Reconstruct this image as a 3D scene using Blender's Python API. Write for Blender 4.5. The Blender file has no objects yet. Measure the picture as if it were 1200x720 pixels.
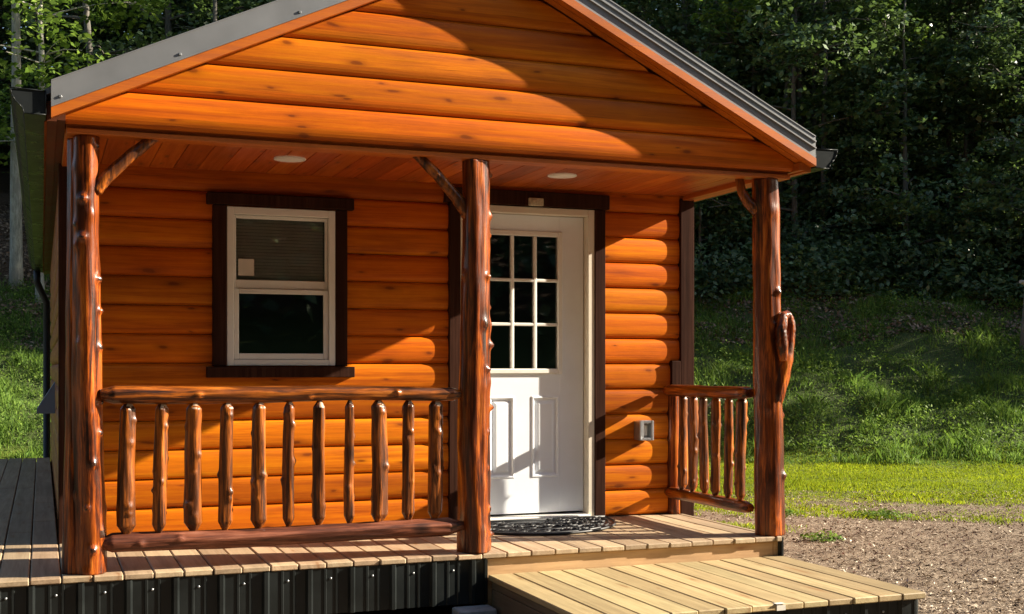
import bpy, math, random
import numpy as np
from mathutils import Vector, noise, Matrix
random.seed(7)
RNG = np.random.default_rng(7)
scene = bpy.context.scene
COL = scene.collection
PI = math.pi

# ------------------------------------------------------------------ helpers
class MB:
    """collects faces and links them as one mesh object"""
    def __init__(s):
        s.v = []; s.f = []; s.m = []; s.sm = []
    def add(s, vs, fs, mat=0, smooth=False):
        o = len(s.v)
        s.v += [tuple(p) for p in vs]
        for f in fs:
            s.f.append(tuple(i + o for i in f)); s.m.append(mat); s.sm.append(smooth)
    def box(s, x0, x1, y0, y1, z0, z1, mat=0, b=0.0):
        if b <= 0:
            vs = [(x, y, z) for z in (z0, z1) for y in (y0, y1) for x in (x0, x1)]
            fs = [(0, 2, 3, 1), (4, 5, 7, 6), (0, 1, 5, 4), (2, 6, 7, 3), (0, 4, 6, 2), (1, 3, 7, 5)]
            s.add(vs, fs, mat); return
        b = min(b, (x1-x0)*.45, (y1-y0)*.45, (z1-z0)*.45)
        # chamfered box: 24 verts
        vs = []; idx = {}
        for ix, (xa, sx) in enumerate(((x0, 1), (x1, -1))):
            for iy, (ya, sy) in enumerate(((y0, 1), (y1, -1))):
                for iz, (za, sz) in enumerate(((z0, 1), (z1, -1))):
                    for ax in range(3):
                        p = [xa + sx*b, ya + sy*b, za + sz*b]
                        p[ax] = (xa, ya, za)[ax]
                        idx[(ix, iy, iz, ax)] = len(vs); vs.append(tuple(p))
        fs = []
        def g(a, c): return idx[a + (c,)]
        for ax in range(3):
            for sd in (0, 1):
                o = [i for i in range(3) if i != ax]
                loop = []
                for (p, q) in ((0, 0), (1, 0), (1, 1), (0, 1)):
                    k = [0, 0, 0]; k[ax] = sd; k[o[0]] = p; k[o[1]] = q
                    loop.append(g(tuple(k), ax))
                flip = (sd == 0) ^ (ax == 1)
                fs.append(tuple(loop[::-1] if flip else loop))
        for ax in range(3):                       # edges along axis ax
            o = [i for i in range(3) if i != ax]
            for p in (0, 1):
                for q in (0, 1):
                    k0 = [0, 0, 0]; k0[o[0]] = p; k0[o[1]] = q; k1 = list(k0); k1[ax] = 1
                    fs.append((g(tuple(k0), o[0]), g(tuple(k1), o[0]), g(tuple(k1), o[1]), g(tuple(k0), o[1])))
        for ix in (0, 1):
            for iy in (0, 1):
                for iz in (0, 1):
                    fs.append(tuple(idx[(ix, iy, iz, a)] for a in range(3)))
        s.add(vs, fs, mat)
    def prism(s, poly, axis, a, b, mat=0, caps=True, smooth=False):
        """poly: 2-D points; axis 1 -> (x,z) extruded in y ; axis 0 -> (y,z) in x ; axis 2 -> (x,y) in z"""
        def P(u, v, t):
            return (u, t, v) if axis == 1 else ((t, u, v) if axis == 0 else (u, v, t))
        n = len(poly)
        vs = [P(u, v, a) for u, v in poly] + [P(u, v, b) for u, v in poly]
        fs = [(i, (i+1) % n, (i+1) % n + n, i + n) for i in range(n)]
        s.add(vs, fs, mat, smooth)
        if caps:
            s.add(vs, [tuple(range(n))[::-1], tuple(range(n, 2*n))], mat)
    def tube(s, pts, rads, seg=12, mat=0, disp=None, cap=True):
        pts = [Vector(p) for p in pts]
        rings = []
        up = Vector((0, 1, .01))
        vs = []
        n = len(pts)
        for i, p in enumerate(pts):
            t = (pts[min(i+1, n-1)] - pts[max(i-1, 0)]).normalized()
            u = up - t * up.dot(t)
            if u.length < 1e-3: u = Vector((1, 0, 0)) - t * t.x
            u.normalize(); w = t.cross(u); up = u
            for k in range(seg):
                a = 2*PI*k/seg
                r = rads[i]
                if disp: r = r * disp(i, a, p)
                vs.append(p + (u*math.cos(a) + w*math.sin(a)) * r)
        fs = []
        for i in range(n-1):
            for k in range(seg):
                k2 = (k+1) % seg
                fs.append((i*seg+k, i*seg+k2, (i+1)*seg+k2, (i+1)*seg+k))
        s.add(vs, fs, mat, True)
        if cap:
            s.add(vs, [tuple(range(seg))[::-1], tuple(range((n-1)*seg, n*seg))], mat, False)
    def build(s, name, mats, parent=None, loc=None, recalc=True):
        me = bpy.data.meshes.new(name)
        me.from_pydata(s.v, [], s.f)
        if not isinstance(mats, (list, tuple)): mats = [mats]
        for m in mats: me.materials.append(m)
        me.polygons.foreach_set('material_index', s.m)
        me.polygons.foreach_set('use_smooth', s.sm)
        me.update()
        if recalc:
            import bmesh
            bm = bmesh.new(); bm.from_mesh(me)
            bmesh.ops.remove_doubles(bm, verts=bm.verts, dist=1e-6)
            bmesh.ops.recalc_face_normals(bm, faces=bm.faces)
            bm.to_mesh(me); bm.free()
        o = bpy.data.objects.new(name, me); COL.objects.link(o)
        if parent is not None:
            o.parent = parent
            r = parent; off = Vector((0, 0, 0))
            while r is not None: off += r.location; r = r.parent
            o.location = (Vector(loc) if loc else Vector((0, 0, 0))) - off
        elif loc: o.location = loc
        return o

def empty(name, loc=(0, 0, 0), parent=None):
    o = bpy.data.objects.new(name, None); COL.objects.link(o); o.empty_display_size = .2
    o.location = loc
    if parent is not None: o.parent = parent; o.location = Vector(loc) - parent.location
    return o
def tag(o, label, cat, group=None, kind=None):
    if label: o['label'] = label
    if cat: o['category'] = cat
    if group: o['group'] = group
    if kind: o['kind'] = kind
    return o
def np_mesh(name, V, F, mats, smooth=False, col=None):
    """V (n,3), F (m,k) numpy"""
    me = bpy.data.meshes.new(name)
    me.vertices.add(len(V)); me.vertices.foreach_set('co', np.ascontiguousarray(V, dtype=np.float32).ravel())
    k = F.shape[1]; m = len(F)
    me.loops.add(m*k); me.loops.foreach_set('vertex_index', np.ascontiguousarray(F, dtype=np.int32).ravel())
    me.polygons.add(m)
    me.polygons.foreach_set('loop_start', np.arange(0, m*k, k, dtype=np.int32))
    me.polygons.foreach_set('loop_total', np.full(m, k, dtype=np.int32))
    if smooth: me.polygons.foreach_set('use_smooth', np.ones(m, dtype=bool))
    for mt in (mats if isinstance(mats, (list, tuple)) else [mats]): me.materials.append(mt)
    me.update(calc_edges=True)
    return me
def link(name, me, parent=None, loc=(0, 0, 0)):
    o = bpy.data.objects.new(name, me); COL.objects.link(o); o.location = loc
    if parent is not None: o.parent = parent
    return o

# ------------------------------------------------------------------ materials
class NT:
    def __init__(s, name):
        s.mat = bpy.data.materials.new(name); s.mat.use_nodes = True
        s.t = s.mat.node_tree; s.n = s.t.nodes; s.l = s.t.links
        s.b = s.n['Principled BSDF']; s.out = s.n['Material Output']
    def new(s, ty, **kw):
        n = s.n.new(ty)
        for k, v in kw.items(): setattr(n, k, v)
        return n
    def lk(s, a, b): s.l.new(a, b)
    def coord(s, scale=(1, 1, 1), loc=(0, 0, 0), rnd=0):
        tc = s.new('ShaderNodeTexCoord'); mp = s.new('ShaderNodeMapping')
        mp.inputs['Scale'].default_value = scale; mp.inputs['Location'].default_value = loc
        src = tc.outputs['Object']
        if rnd:
            oi = s.new('ShaderNodeObjectInfo'); mul = s.new('ShaderNodeMath', operation='MULTIPLY'); mul.inputs[1].default_value = rnd
            s.lk(oi.outputs['Random'], mul.inputs[0])
            ad = s.new('ShaderNodeVectorMath', operation='ADD'); s.lk(src, ad.inputs[0]); s.lk(mul.outputs[0], ad.inputs[1]); src = ad.outputs[0]
        s.lk(src, mp.inputs['Vector']); return mp.outputs[0]
    def noise(s, vec, scale=5, detail=4, rough=.55, dist=0.0):
        n = s.new('ShaderNodeTexNoise'); n.inputs['Scale'].default_value = scale; n.inputs['Detail'].default_value = detail
        n.inputs['Roughness'].default_value = rough; n.inputs['Distortion'].default_value = dist
        if vec is not None: s.lk(vec, n.inputs['Vector'])
        return n.outputs['Fac']
    def ramp(s, fac, stops, interp='LINEAR'):
        r = s.new('ShaderNodeValToRGB'); r.color_ramp.interpolation = interp
        e = r.color_ramp.elements
        while len(e) < len(stops): e.new(.5)
        for i, (p, c) in enumerate(stops):
            e[i].position = p; e[i].color = (c, c, c, 1) if isinstance(c, (int, float)) else (*c, 1)
        s.lk(fac, r.inputs['Fac']); return r.outputs['Color']
    def mix(s, fac, a, b, mode='MIX'):
        m = s.new('ShaderNodeMix', data_type='RGBA', blend_type=mode)
        if isinstance(fac, (int, float)): m.inputs[0].default_value = fac
        else: s.lk(fac, m.inputs[0])
        for i, c in ((6, a), (7, b)):
            if isinstance(c, tuple): m.inputs[i].default_value = (*c, 1)
            else: s.lk(c, m.inputs[i])
        return m.outputs[2]
    def math(s, op, a, b=None, clamp=False):
        m = s.new('ShaderNodeMath', operation=op); m.use_clamp = clamp
        for i, c in enumerate((a, b)):
            if c is None: continue
            if isinstance(c, (int, float)): m.inputs[i].default_value = c
            else: s.lk(c, m.inputs[i])
        return m.outputs[0]
    def bump(s, h, strength=.3, dist=.01):
        b = s.new('ShaderNodeBump'); b.inputs['Strength'].default_value = strength; b.inputs['Distance'].default_value = dist
        s.lk(h, b.inputs['Height']); s.lk(b.outputs[0], s.b.inputs['Normal'])
    def base(s, c): 
        if isinstance(c, tuple): s.b.inputs['Base Color'].default_value = (*c, 1)
        else: s.lk(c, s.b.inputs['Base Color'])
    def set(s, **kw):
        for k, v in kw.items():
            k = k.replace('_', ' ')
            if isinstance(v, (int, float)): s.b.inputs[k].default_value = v
            else: s.lk(v, s.b.inputs[k])

def plain(name, c, rough=.5, metal=0, var=.12, scale=6, spec=.5, bump=0.0):
    t = NT(name)
    n = t.noise(t.coord(rnd=7), scale, 5, .6)
    lo = tuple(x*(1-var) for x in c); hi = tuple(min(1, x*(1+var)) for x in c)
    t.base(t.ramp(n, [(.3, lo), (.7, hi)]))
    t.set(Roughness=t.ramp(n, [(.3, max(.03, rough-.06)), (.7, min(1, rough+.06))]), Metallic=metal)
    t.b.inputs['Specular IOR Level'].default_value = spec
    if bump: t.bump(t.noise(t.coord(rnd=7), scale*12, 4), bump, .004)
    return t.mat

def wood(name, c_lo, c_mid, c_hi, *a, spec=.5, **k):
    m = wood_(name, c_lo, c_mid, c_hi, *a, **k); m.node_tree.nodes['Principled BSDF'].inputs['Specular IOR Level'].default_value = spec; return m
def wood_(name, c_lo, c_mid, c_hi, axis=0, pitch=None, pitch_axis=2, knots=1.0, rough=.45, knot_col=None, grain=1.0, off=0.0, bump=.15, tone=.22, knot_scale=(1.7, 1, 5.0), coat=0.0, k2=None, hue=1.0):
    """plank wood; grain along axis; every plank (pitch along pitch_axis) has its own offset and tone"""
    t = NT(name)
    tc = t.new('ShaderNodeTexCoord'); sep = t.new('ShaderNodeSeparateXYZ'); t.lk(tc.outputs['Object'], sep.inputs[0])
    vec = tc.outputs['Object']; idx = None
    if pitch:
        q = t.math('SUBTRACT', sep.outputs[pitch_axis], off)
        q = t.math('DIVIDE', q, pitch); idx = t.math('FLOOR', q)
        wn = t.new('ShaderNodeTexWhiteNoise', noise_dimensions='1D'); t.lk(idx, wn.inputs['W'])
        sc = t.new('ShaderNodeVectorMath', operation='SCALE'); t.lk(wn.outputs['Color'], sc.inputs[0]); sc.inputs['Scale'].default_value = 37.0
        ad = t.new('ShaderNodeVectorMath', operation='ADD'); t.lk(vec, ad.inputs[0]); t.lk(sc.outputs[0], ad.inputs[1]); vec = ad.outputs[0]
    oi = t.new('ShaderNodeObjectInfo'); mo = t.math('MULTIPLY', oi.outputs['Random'], 23.0)
    ad2 = t.new('ShaderNodeVectorMath', operation='ADD'); t.lk(vec, ad2.inputs[0]); t.lk(mo, ad2.inputs[1]); vec = ad2.outputs[0]
    def mapped(s):
        m = t.new('ShaderNodeMapping'); t.lk(vec, m.inputs['Vector']); m.inputs['Scale'].default_value = s; return m.outputs[0]
    ac = [1.0, 1.0, 1.0]
    def along(a, b): r = [b, b, b]; r[axis] = a; return tuple(r)
    # knots
    ks = [knot_scale[2]]*3; ks[axis] = knot_scale[0]
    dn = t.new('ShaderNodeTexNoise'); t.lk(mapped(along(3, 9)), dn.inputs['Vector']); dn.inputs['Scale'].default_value = 1.0
    dsc = t.new('ShaderNodeVectorMath', operation='SCALE'); t.lk(dn.outputs['Color'], dsc.inputs[0]); dsc.inputs['Scale'].default_value = .55
    kad = t.new('ShaderNodeVectorMath', operation='ADD'); t.lk(mapped(tuple(ks)), kad.inputs[0]); t.lk(dsc.outputs[0], kad.inputs[1])
    vo = t.new('ShaderNodeTexVoronoi'); vo.inputs['Scale'].default_value = 1.0
    if k2:
        s3 = t.new('ShaderNodeSeparateXYZ'); c3 = t.new('ShaderNodeCombineXYZ'); t.lk(kad.outputs[0], s3.inputs[0])
        t.lk(s3.outputs[k2[0]], c3.inputs[0]); t.lk(s3.outputs[k2[1]], c3.inputs[1]); vo.voronoi_dimensions = '2D'; t.lk(c3.outputs[0], vo.inputs['Vector'])
    else: t.lk(kad.outputs[0], vo.inputs['Vector'])
    kd = vo.outputs['Distance']
    vs_ = t.new('ShaderNodeSeparateXYZ'); t.lk(vo.outputs['Color'], vs_.inputs[0])
    kd = t.math('ADD', kd, t.math('MULTIPLY', t.math('LESS_THAN', vs_.outputs[0], .55), 1.0))
    kd = t.math('DIVIDE', kd, t.math('ADD', t.math('MULTIPLY', vs_.outputs[1], .9), .45))
    g1 = t.noise(mapped(along(1.1, 26*grain)), 1.0, 6, .62, .5)
    g2 = t.noise(mapped(along(5, 120*grain)), 1.0, 3, .6, .2)
    big = t.noise(mapped(along(.7, 2.3)), 1.0, 3, .5)
    g = t.math('ADD', t.math('MULTIPLY', g1, .75), t.math('MULTIPLY', g2, .25))
    col = t.ramp(g, [(.33, c_lo), (.5, c_mid), (.68, c_hi)])
    col = t.mix(t.ramp(big, [(.35, 0.0), (.65, .5)]), col, tuple(x*.72 for x in c_mid))
    if idx is not None:
        wv = t.ramp(wn.outputs['Value'], [(0, 1-tone), (1, 1+tone*.5)])
        col = t.mix(1.0, col, wv, 'MULTIPLY')
        sw = t.new('ShaderNodeSeparateXYZ'); t.lk(wn.outputs['Color'], sw.inputs[0])
        col = t.mix(1.0, col, t.ramp(sw.outputs[2], [(0, (1, 1-.16*hue, 1-.2*hue)), (1, (1, 1+.12*hue, 1+.1*hue))]), 'MULTIPLY')
    if knots:
        kc = knot_col or tuple(x*.25 for x in c_lo)
        km = t.ramp(kd, [(.0, 1.0*knots), (.06, .9*knots), (.09, .45*knots), (.15, .2*knots), (.26, 0)])
        col = t.mix(km, col, kc)
    ck = t.noise(mapped(along(1.6, 75*grain)), 1.0, 2, .5, .3)
    col = t.mix(t.ramp(ck, [(.68, 0.0), (.74, .55)]), col, tuple(x*.55 for x in c_lo))
    st = t.noise(mapped(along(.9, 1.4)), 1.3, 5, .65)
    col = t.mix(1.0, col, t.ramp(st, [(.3, .78), (.5, 1.0), (.72, 1.12)]), 'MULTIPLY')
    t.base(col)
    t.set(Roughness=t.ramp(g, [(.3, rough+.12), (.7, max(.05, rough-.08))]))
    if coat:
        t.b.inputs['Coat Weight'].default_value = coat; t.b.inputs['Coat Roughness'].default_value = .22
    t.bump(g, bump, .006)
    return t.mat

M = {}
PITCH = .1765
M['siding'] = wood('stained_log_siding', (.32, .058, .002), (.58, .136, .0042), (.74, .232, .008), 0, PITCH, 2, .85, .40, (.14, .026, .004), 1.0, .006, .25, .30, (3.0, 3, 9.5), spec=.16, k2=(0, 2))
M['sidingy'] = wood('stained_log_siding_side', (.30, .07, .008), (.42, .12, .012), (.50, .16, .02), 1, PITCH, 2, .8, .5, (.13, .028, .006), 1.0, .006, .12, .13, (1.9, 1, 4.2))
M['ceil'] = wood('stained_ceiling_boards', (.33, .058, .004), (.46, .088, .006), (.55, .125, .009), 1, .14, 0, .9, .4, (.13, .028, .006), 1.0, -.085, .1, .3, (2.5, 1, 9), k2=(1, 0))
M['stain'] = wood('stained_lumber', (.34, .074, .006), (.48, .115, .008), (.58, .16, .012), 0, None, 2, .8, .42, (.13, .03, .006), 1.0)
M['stainy'] = wood('stained_lumber_along', (.30, .06, .005), (.40, .09, .008), (.48, .13, .011), 1, None, 2, .8, .45, (.13, .03, .006), 1.0)
M['brown'] = wood('dark_brown_trim', (.017, .0065, .004), (.038, .0155, .0095), (.068, .030, .020), 2, None, 2, .35, .6, (.016, .007, .004), 1.6, 0, .25, spec=.03)
M['pine'] = wood('new_pine_decking', (.29, .195, .115), (.43, .305, .185), (.54, .40, .26), 1, .147, 0, .8, .6, (.22, .10, .035), .8, -.041, .3, .3, (1.6, 3, 9), k2=(1, 0), hue=.35)
M['pinefresh'] = wood('fresh_pine_platform', (.26, .185, .085), (.41, .31, .15), (.53, .42, .22), 1, .1485, 0, .8, .6, (.24, .12, .04), .8, 2.06, .3, .26, (1.6, 3, 9), k2=(1, 0), hue=.35)
M['pinex'] = wood('pine_rim_board', (.36, .20, .085), (.50, .305, .145), (.60, .39, .20), 0, None, 2, .9, .6, (.28, .11, .03), .7, 0, .2)
M['oldx'] = wood('grey_treated_lumber', (.10, .07, .04), (.16, .115, .07), (.22, .16, .10), 1, None, 2, .6, .7, (.06, .03, .02), .8)

def post_mat(name, cs, gloss=.25, axis=2, coat=.28, spec=.18, knot=(4.2, 2.6)):
    t = NT(name)
    def al(a, b): r = [b, b, b]; r[axis] = a; return tuple(r)
    s1 = t.noise(t.coord(al(.8, 9), rnd=13), 2.4, 5, .62, .6); s2 = t.noise(t.coord(al(2.6, 48), rnd=5), 1.6, 5, .7, .5); bl = t.noise(t.coord(al(1, 2.4), rnd=13), 2.6, 3)
    g = t.math('ADD', t.math('MULTIPLY', s1, .58), t.math('MULTIPLY', s2, .42))
    c = t.ramp(g, [(.40, cs[0]), (.475, cs[1]), (.56, cs[2]), (.67, cs[3])])
    c = t.mix(t.ramp(bl, [(.42, 0.0), (.66, .65)]), c, cs[1])
    vo = t.new('ShaderNodeTexVoronoi'); t.lk(t.coord(al(knot[1], knot[0]), rnd=3), vo.inputs['Vector']); vo.inputs['Scale'].default_value = 1.0
    c = t.mix(t.ramp(vo.outputs['Distance'], [(.0, .95), (.10, .6), (.18, 0)]), c, tuple(x*.3 for x in cs[0]))
    t.base(c); t.set(Roughness=t.ramp(s2, [(.3, gloss+.15), (.7, gloss)]))
    t.b.inputs['Specular IOR Level'].default_value = spec
    t.b.inputs['Coat Weight'].default_value = coat; t.b.inputs['Coat Roughness'].default_value = .13
    t.bump(g, .55, .012)
    return t.mat
PC = ((.011, .003, .0015), (.085, .016, .003), (.33, .070, .007), (.56, .18, .025))
RC = ((.012, .004, .002), (.09, .024, .004), (.34, .088, .008), (.54, .19, .028))
M['post'] = post_mat('varnished_cedar_post', PC)
M['posty'] = post_mat('varnished_cedar_half_log', PC, axis=1)
M['rail'] = post_mat('varnished_cedar_baluster', RC, .32, 2, .22, .2)
M['railx'] = post_mat('varnished_cedar_rail', RC, .32, 0, .25, .2)
M['railb'] = post_mat('weathered_bottom_rail', ((.025, .008, .005), (.085, .024, .012), (.20, .062, .030), (.34, .14, .085)), .45, 0, .12, .2)
M['knot'] = plain('dark_wood_knot', (.030, .010, .005), .25, 0, .4, 60, .5)
M['cut'] = plain('pale_cut_wood', (.48, .33, .22), .6, 0, .2, 30)

M['metal_black'] = plain('black_metal_skirting', (.009, .011, .011), .34, 0, .4, 4, .25)
M['gutter'] = plain('dark_bronze_gutter', (.020, .023, .024), .3, 0, .2, 5, .08)
M['fascia'] = plain('dark_fascia', (.10, .026, .008), .55, 0, .3, 3, .25)
M['downspout'] = plain('black_downspout', (.012, .012, .012), .5, 0, .2, 5)
M['roof'] = plain('grey_metal_roofing', (.20, .205, .215), .42, .25, .1, 3, .5)
M['white'] = plain('white_vinyl', (.78, .76, .71), .35, 0, .03, 8)
M['doorw'] = plain('white_painted_door', (.84, .88, .93), .42, 0, .03, 5, .3, .06)
M['jamb'] = plain('cream_door_jamb', (.66, .60, .49), .45, 0, .04, 6)
M['alu'] = plain('grey_metal_box', (.42, .44, .46), .35, .8, .12, 20)
M['screw'] = plain('galvanised_screw', (.30, .31, .32), .35, .6, .1, 30)
M['rubber'] = plain('black_rubber', (.016, .017, .019), .5, 0, .3, 40)
M['paper'] = plain('white_paper', (.62, .58, .50), .7, 0, .05, 20)
M['blind'] = plain('beige_blind_slat', (.84, .78, .62), .55, 0, .08, 10)
M['room'] = plain('dark_room', (.02, .018, .016), .8, 0, .3, 2)
M['lens'] = plain('frosted_light_lens', (.84, .82, .78), .4, 0, .02, 20)
M['bluegrey'] = plain('bluegrey_metal', (.22, .27, .36), .5, .1, .05, 8)
M['concrete'] = plain('concrete', (.30, .30, .30), .85, 0, .25, 14, .3, .3)
M['beige'] = plain('beige_plastic', (.45, .38, .26), .5, 0, .2, 60)
M['bark'] = None
def bark(name, lo, hi, sc=1.0):
    t = NT(name)
    v = t.coord((9*sc, 9*sc, 2*sc), rnd=11)
    n = t.noise(v, 3, 6, .65, .5); n2 = t.noise(t.coord(rnd=11), 2.2, 3)
    c = t.ramp(n, [(.35, lo), (.65, hi)])
    c = t.mix(t.ramp(n2, [(.45, 0.0), (.62, .6)]), c, tuple(x*.55 for x in hi))
    t.base(c); t.set(Roughness=.9); t.bump(n, .6, .02); return t.mat
M['bark'] = bark('grey_bark', (.06, .055, .045), (.16, .145, .12))
M['barkpale'] = bark('pale_bark', (.22, .21, .17), (.46, .44, .37))
M['deadwood'] = bark('weathered_dead_wood', (.20, .19, .17), (.42, .40, .36), 2)

def leaf_mat(name, c1, c2, c3, trans=.3, rough=.42, spec=.5):
    t = NT(name)
    g = t.new('ShaderNodeNewGeometry')
    oi = t.new('ShaderNodeObjectInfo')
    c = t.ramp(g.outputs['Random Per Island'], [(0, c1), (.5, c2), (.92, c3), (1, tuple(min(1, x*1.7) for x in c3))])
    n = t.noise(t.coord((.55, .55, .55), rnd=9), 1.0, 2)
    c = t.mix(t.ramp(n, [(.38, .45), (.62, 0.0)]), c, tuple(x*.6 for x in c1))
    t.base(c); t.set(Roughness=rough); t.b.inputs['Specular IOR Level'].default_value = spec
    tr = t.new('ShaderNodeBsdfTranslucent'); t.lk(t.mix(.5, c, (.12, .2, .02)), tr.inputs['Color'])
    mx = t.new('ShaderNodeMixShader'); mx.inputs[0].default_value = trans
    t.lk(t.b.outputs[0], mx.inputs[1]); t.lk(tr.outputs[0], mx.inputs[2]); t.lk(mx.outputs[0], t.out.inputs['Surface'])
    return t.mat
M['leaf'] = leaf_mat('broad_leaves', (.055, .095, .044), (.10, .16, .070), (.155, .23, .105), .35, .40)
M['leaf2'] = leaf_mat('bright_leaves', (.085, .155, .028), (.14, .235, .04), (.22, .31, .055), .48, .6, .15)
M['grassb'] = leaf_mat('grass_blades', (.15, .195, .003), (.275, .335, .005), (.42, .45, .02), .5, .6, .05)
M['grassh'] = leaf_mat('bank_grass_blades', (.075, .15, .030), (.13, .235, .042), (.22, .33, .06), .42, .6, .15)
M['litter'] = leaf_mat('dry_leaf_litter', (.10, .055, .03), (.20, .125, .075), (.33, .24, .16), .1, .8)
M['chips'] = leaf_mat('straw_and_stone_chips', (.07, .045, .028), (.26, .195, .135), (.56, .47, .36), .0, .85, .15)

def glass(name, tint=.9, refl_rough=.02):
    t = NT(name)
    tr = t.new('ShaderNodeBsdfTransparent'); tr.inputs['Color'].default_value = (tint, tint, tint, 1)
    gl = t.new('ShaderNodeBsdfGlossy'); gl.inputs['Roughness'].default_value = refl_rough
    fr = t.new('ShaderNodeFresnel'); fr.inputs['IOR'].default_value = 1.5
    f = t.math('MULTIPLY', fr.outputs[0], 3.2, True)
    mx = t.new('ShaderNodeMixShader'); t.lk(f, mx.inputs[0]); t.lk(tr.outputs[0], mx.inputs[1]); t.lk(gl.outputs[0], mx.inputs[2])
    t.lk(mx.outputs[0], t.out.inputs['Surface']); return t.mat
M['glass'] = glass('window_glass', .96)
M['screen'] = glass('insect_screen_glass', .35, .12)

# ------------------------------------------------------------------ camera, light, sky
cam = bpy.data.cameras.new('camera'); co = bpy.data.objects.new('camera', cam); COL.objects.link(co)
AZ = .3664
co.location = (-.2745, -6.4421, 1.0421)
co.rotation_euler = (PI/2, 0, -AZ)
cam.lens = 1436.3/1200*36; cam.sensor_width = 36; cam.shift_y = (430.2-360)/1200
cam.clip_start = .05; cam.clip_end = 2000
scene.camera = co
SUN = Vector((1.0, -.225, .452)).normalized()
sl = bpy.data.lights.new('sun', 'SUN'); so = bpy.data.objects.new('sun', sl); COL.objects.link(so)
so.rotation_euler = SUN.to_track_quat('Z', 'Y').to_euler(); so.location = (20, -5, 15)
sl.energy = 5.0; sl.angle = math.radians(.5); sl.color = (1.0, .89, .72)
w = bpy.data.worlds.new('World'); scene.world = w; w.use_nodes = True
sky = w.node_tree.nodes.new('ShaderNodeTexSky'); sky.sky_type = 'NISHITA'; sky.sun_disc = False
sky.sun_elevation = math.asin(SUN.z); sky.sun_rotation = math.atan2(SUN.x, SUN.y)
bg = w.node_tree.nodes['Background']; w.node_tree.links.new(sky.outputs[0], bg.inputs[0]); bg.inputs[1].default_value = .056
vs = scene.view_settings
vs.view_transform = 'Standard'; vs.look = 'None'; vs.exposure = 1.86; vs.gamma = 1; vs.use_curve_mapping = False
scene.cycles.max_bounces = 7; scene.cycles.diffuse_bounces = 4; scene.cycles.transparent_max_bounces = 12
scene.cycles.sample_clamp_indirect = 8

# ------------------------------------------------------------------ terrain
GZ = -.33
SL = .43
def sp(x, k=1.0): return np.log1p(np.exp(np.clip(x/k, -40, 40)))*k
def foot(x):
    # y of the bank's foot
    return 12.6 - .86*(sp(x-4.2, .5)) + .44*sp(x-9.6, .6)
def bankd(x, y): return (y - foot(x))*.90
def hnoise(x, y):
    return (.10*np.sin(x*1.3+.7*y)+.07*np.sin(2.3*y-.9*x+1.0)+.05*np.sin(3.7*x+2.9*y))
def H(x, y):
    x = np.asarray(x, float); y = np.asarray(y, float)
    d = bankd(x, y)
    r = SL*sp(d, .28) + .35*sp(d-12.5, 1.0)
    yb_ = -y-13
    r = r + .55*sp(yb_, 1.5)*np.clip((45-x)/25, 0, 1) + .5*sp(-x-19, 1.5)*np.clip((8-y)/8, 0, 1)  # unseen slopes behind and left of the view, raised to block sky light
    r = np.where(r > 20, 20 + (1-np.exp(-(np.maximum(r, 20)-20)/15.))*15, r)
    n = hnoise(x, y)*np.clip(d/2.5, 0, 1) + .012*np.sin(x*4.1+y*1.3)*np.sin(y*3.7-x)*np.clip((y+8)/2, 0, 1)
    return GZ + r + n
def axis_pts(lo, hi, a, b, fine, n):
    m = np.arange(a, b+1e-6, fine)
    l = a - np.geomspace(fine*2, a-lo, n); h = b + np.geomspace(fine*2, hi-b, n)
    return np.concatenate([l[::-1], m, h])
gx = axis_pts(-400, 400, -5, 24, .22, 34); gy = axis_pts(-400, 300, -8, 34, .22, 34)
X, Y = np.meshgrid(gx, gy, indexing='ij')
Vg = np.stack([X, Y, H(X, Y)], -1).reshape(-1, 3)
ni, nj = len(gx), len(gy)
I, J = np.meshgrid(np.arange(ni-1), np.arange(nj-1), indexing='ij'); I = I.ravel(); J = J.ravel()
Fg = np.stack([I*nj+J, (I+1)*nj+J, (I+1)*nj+J+1, I*nj+J+1], -1)
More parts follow.
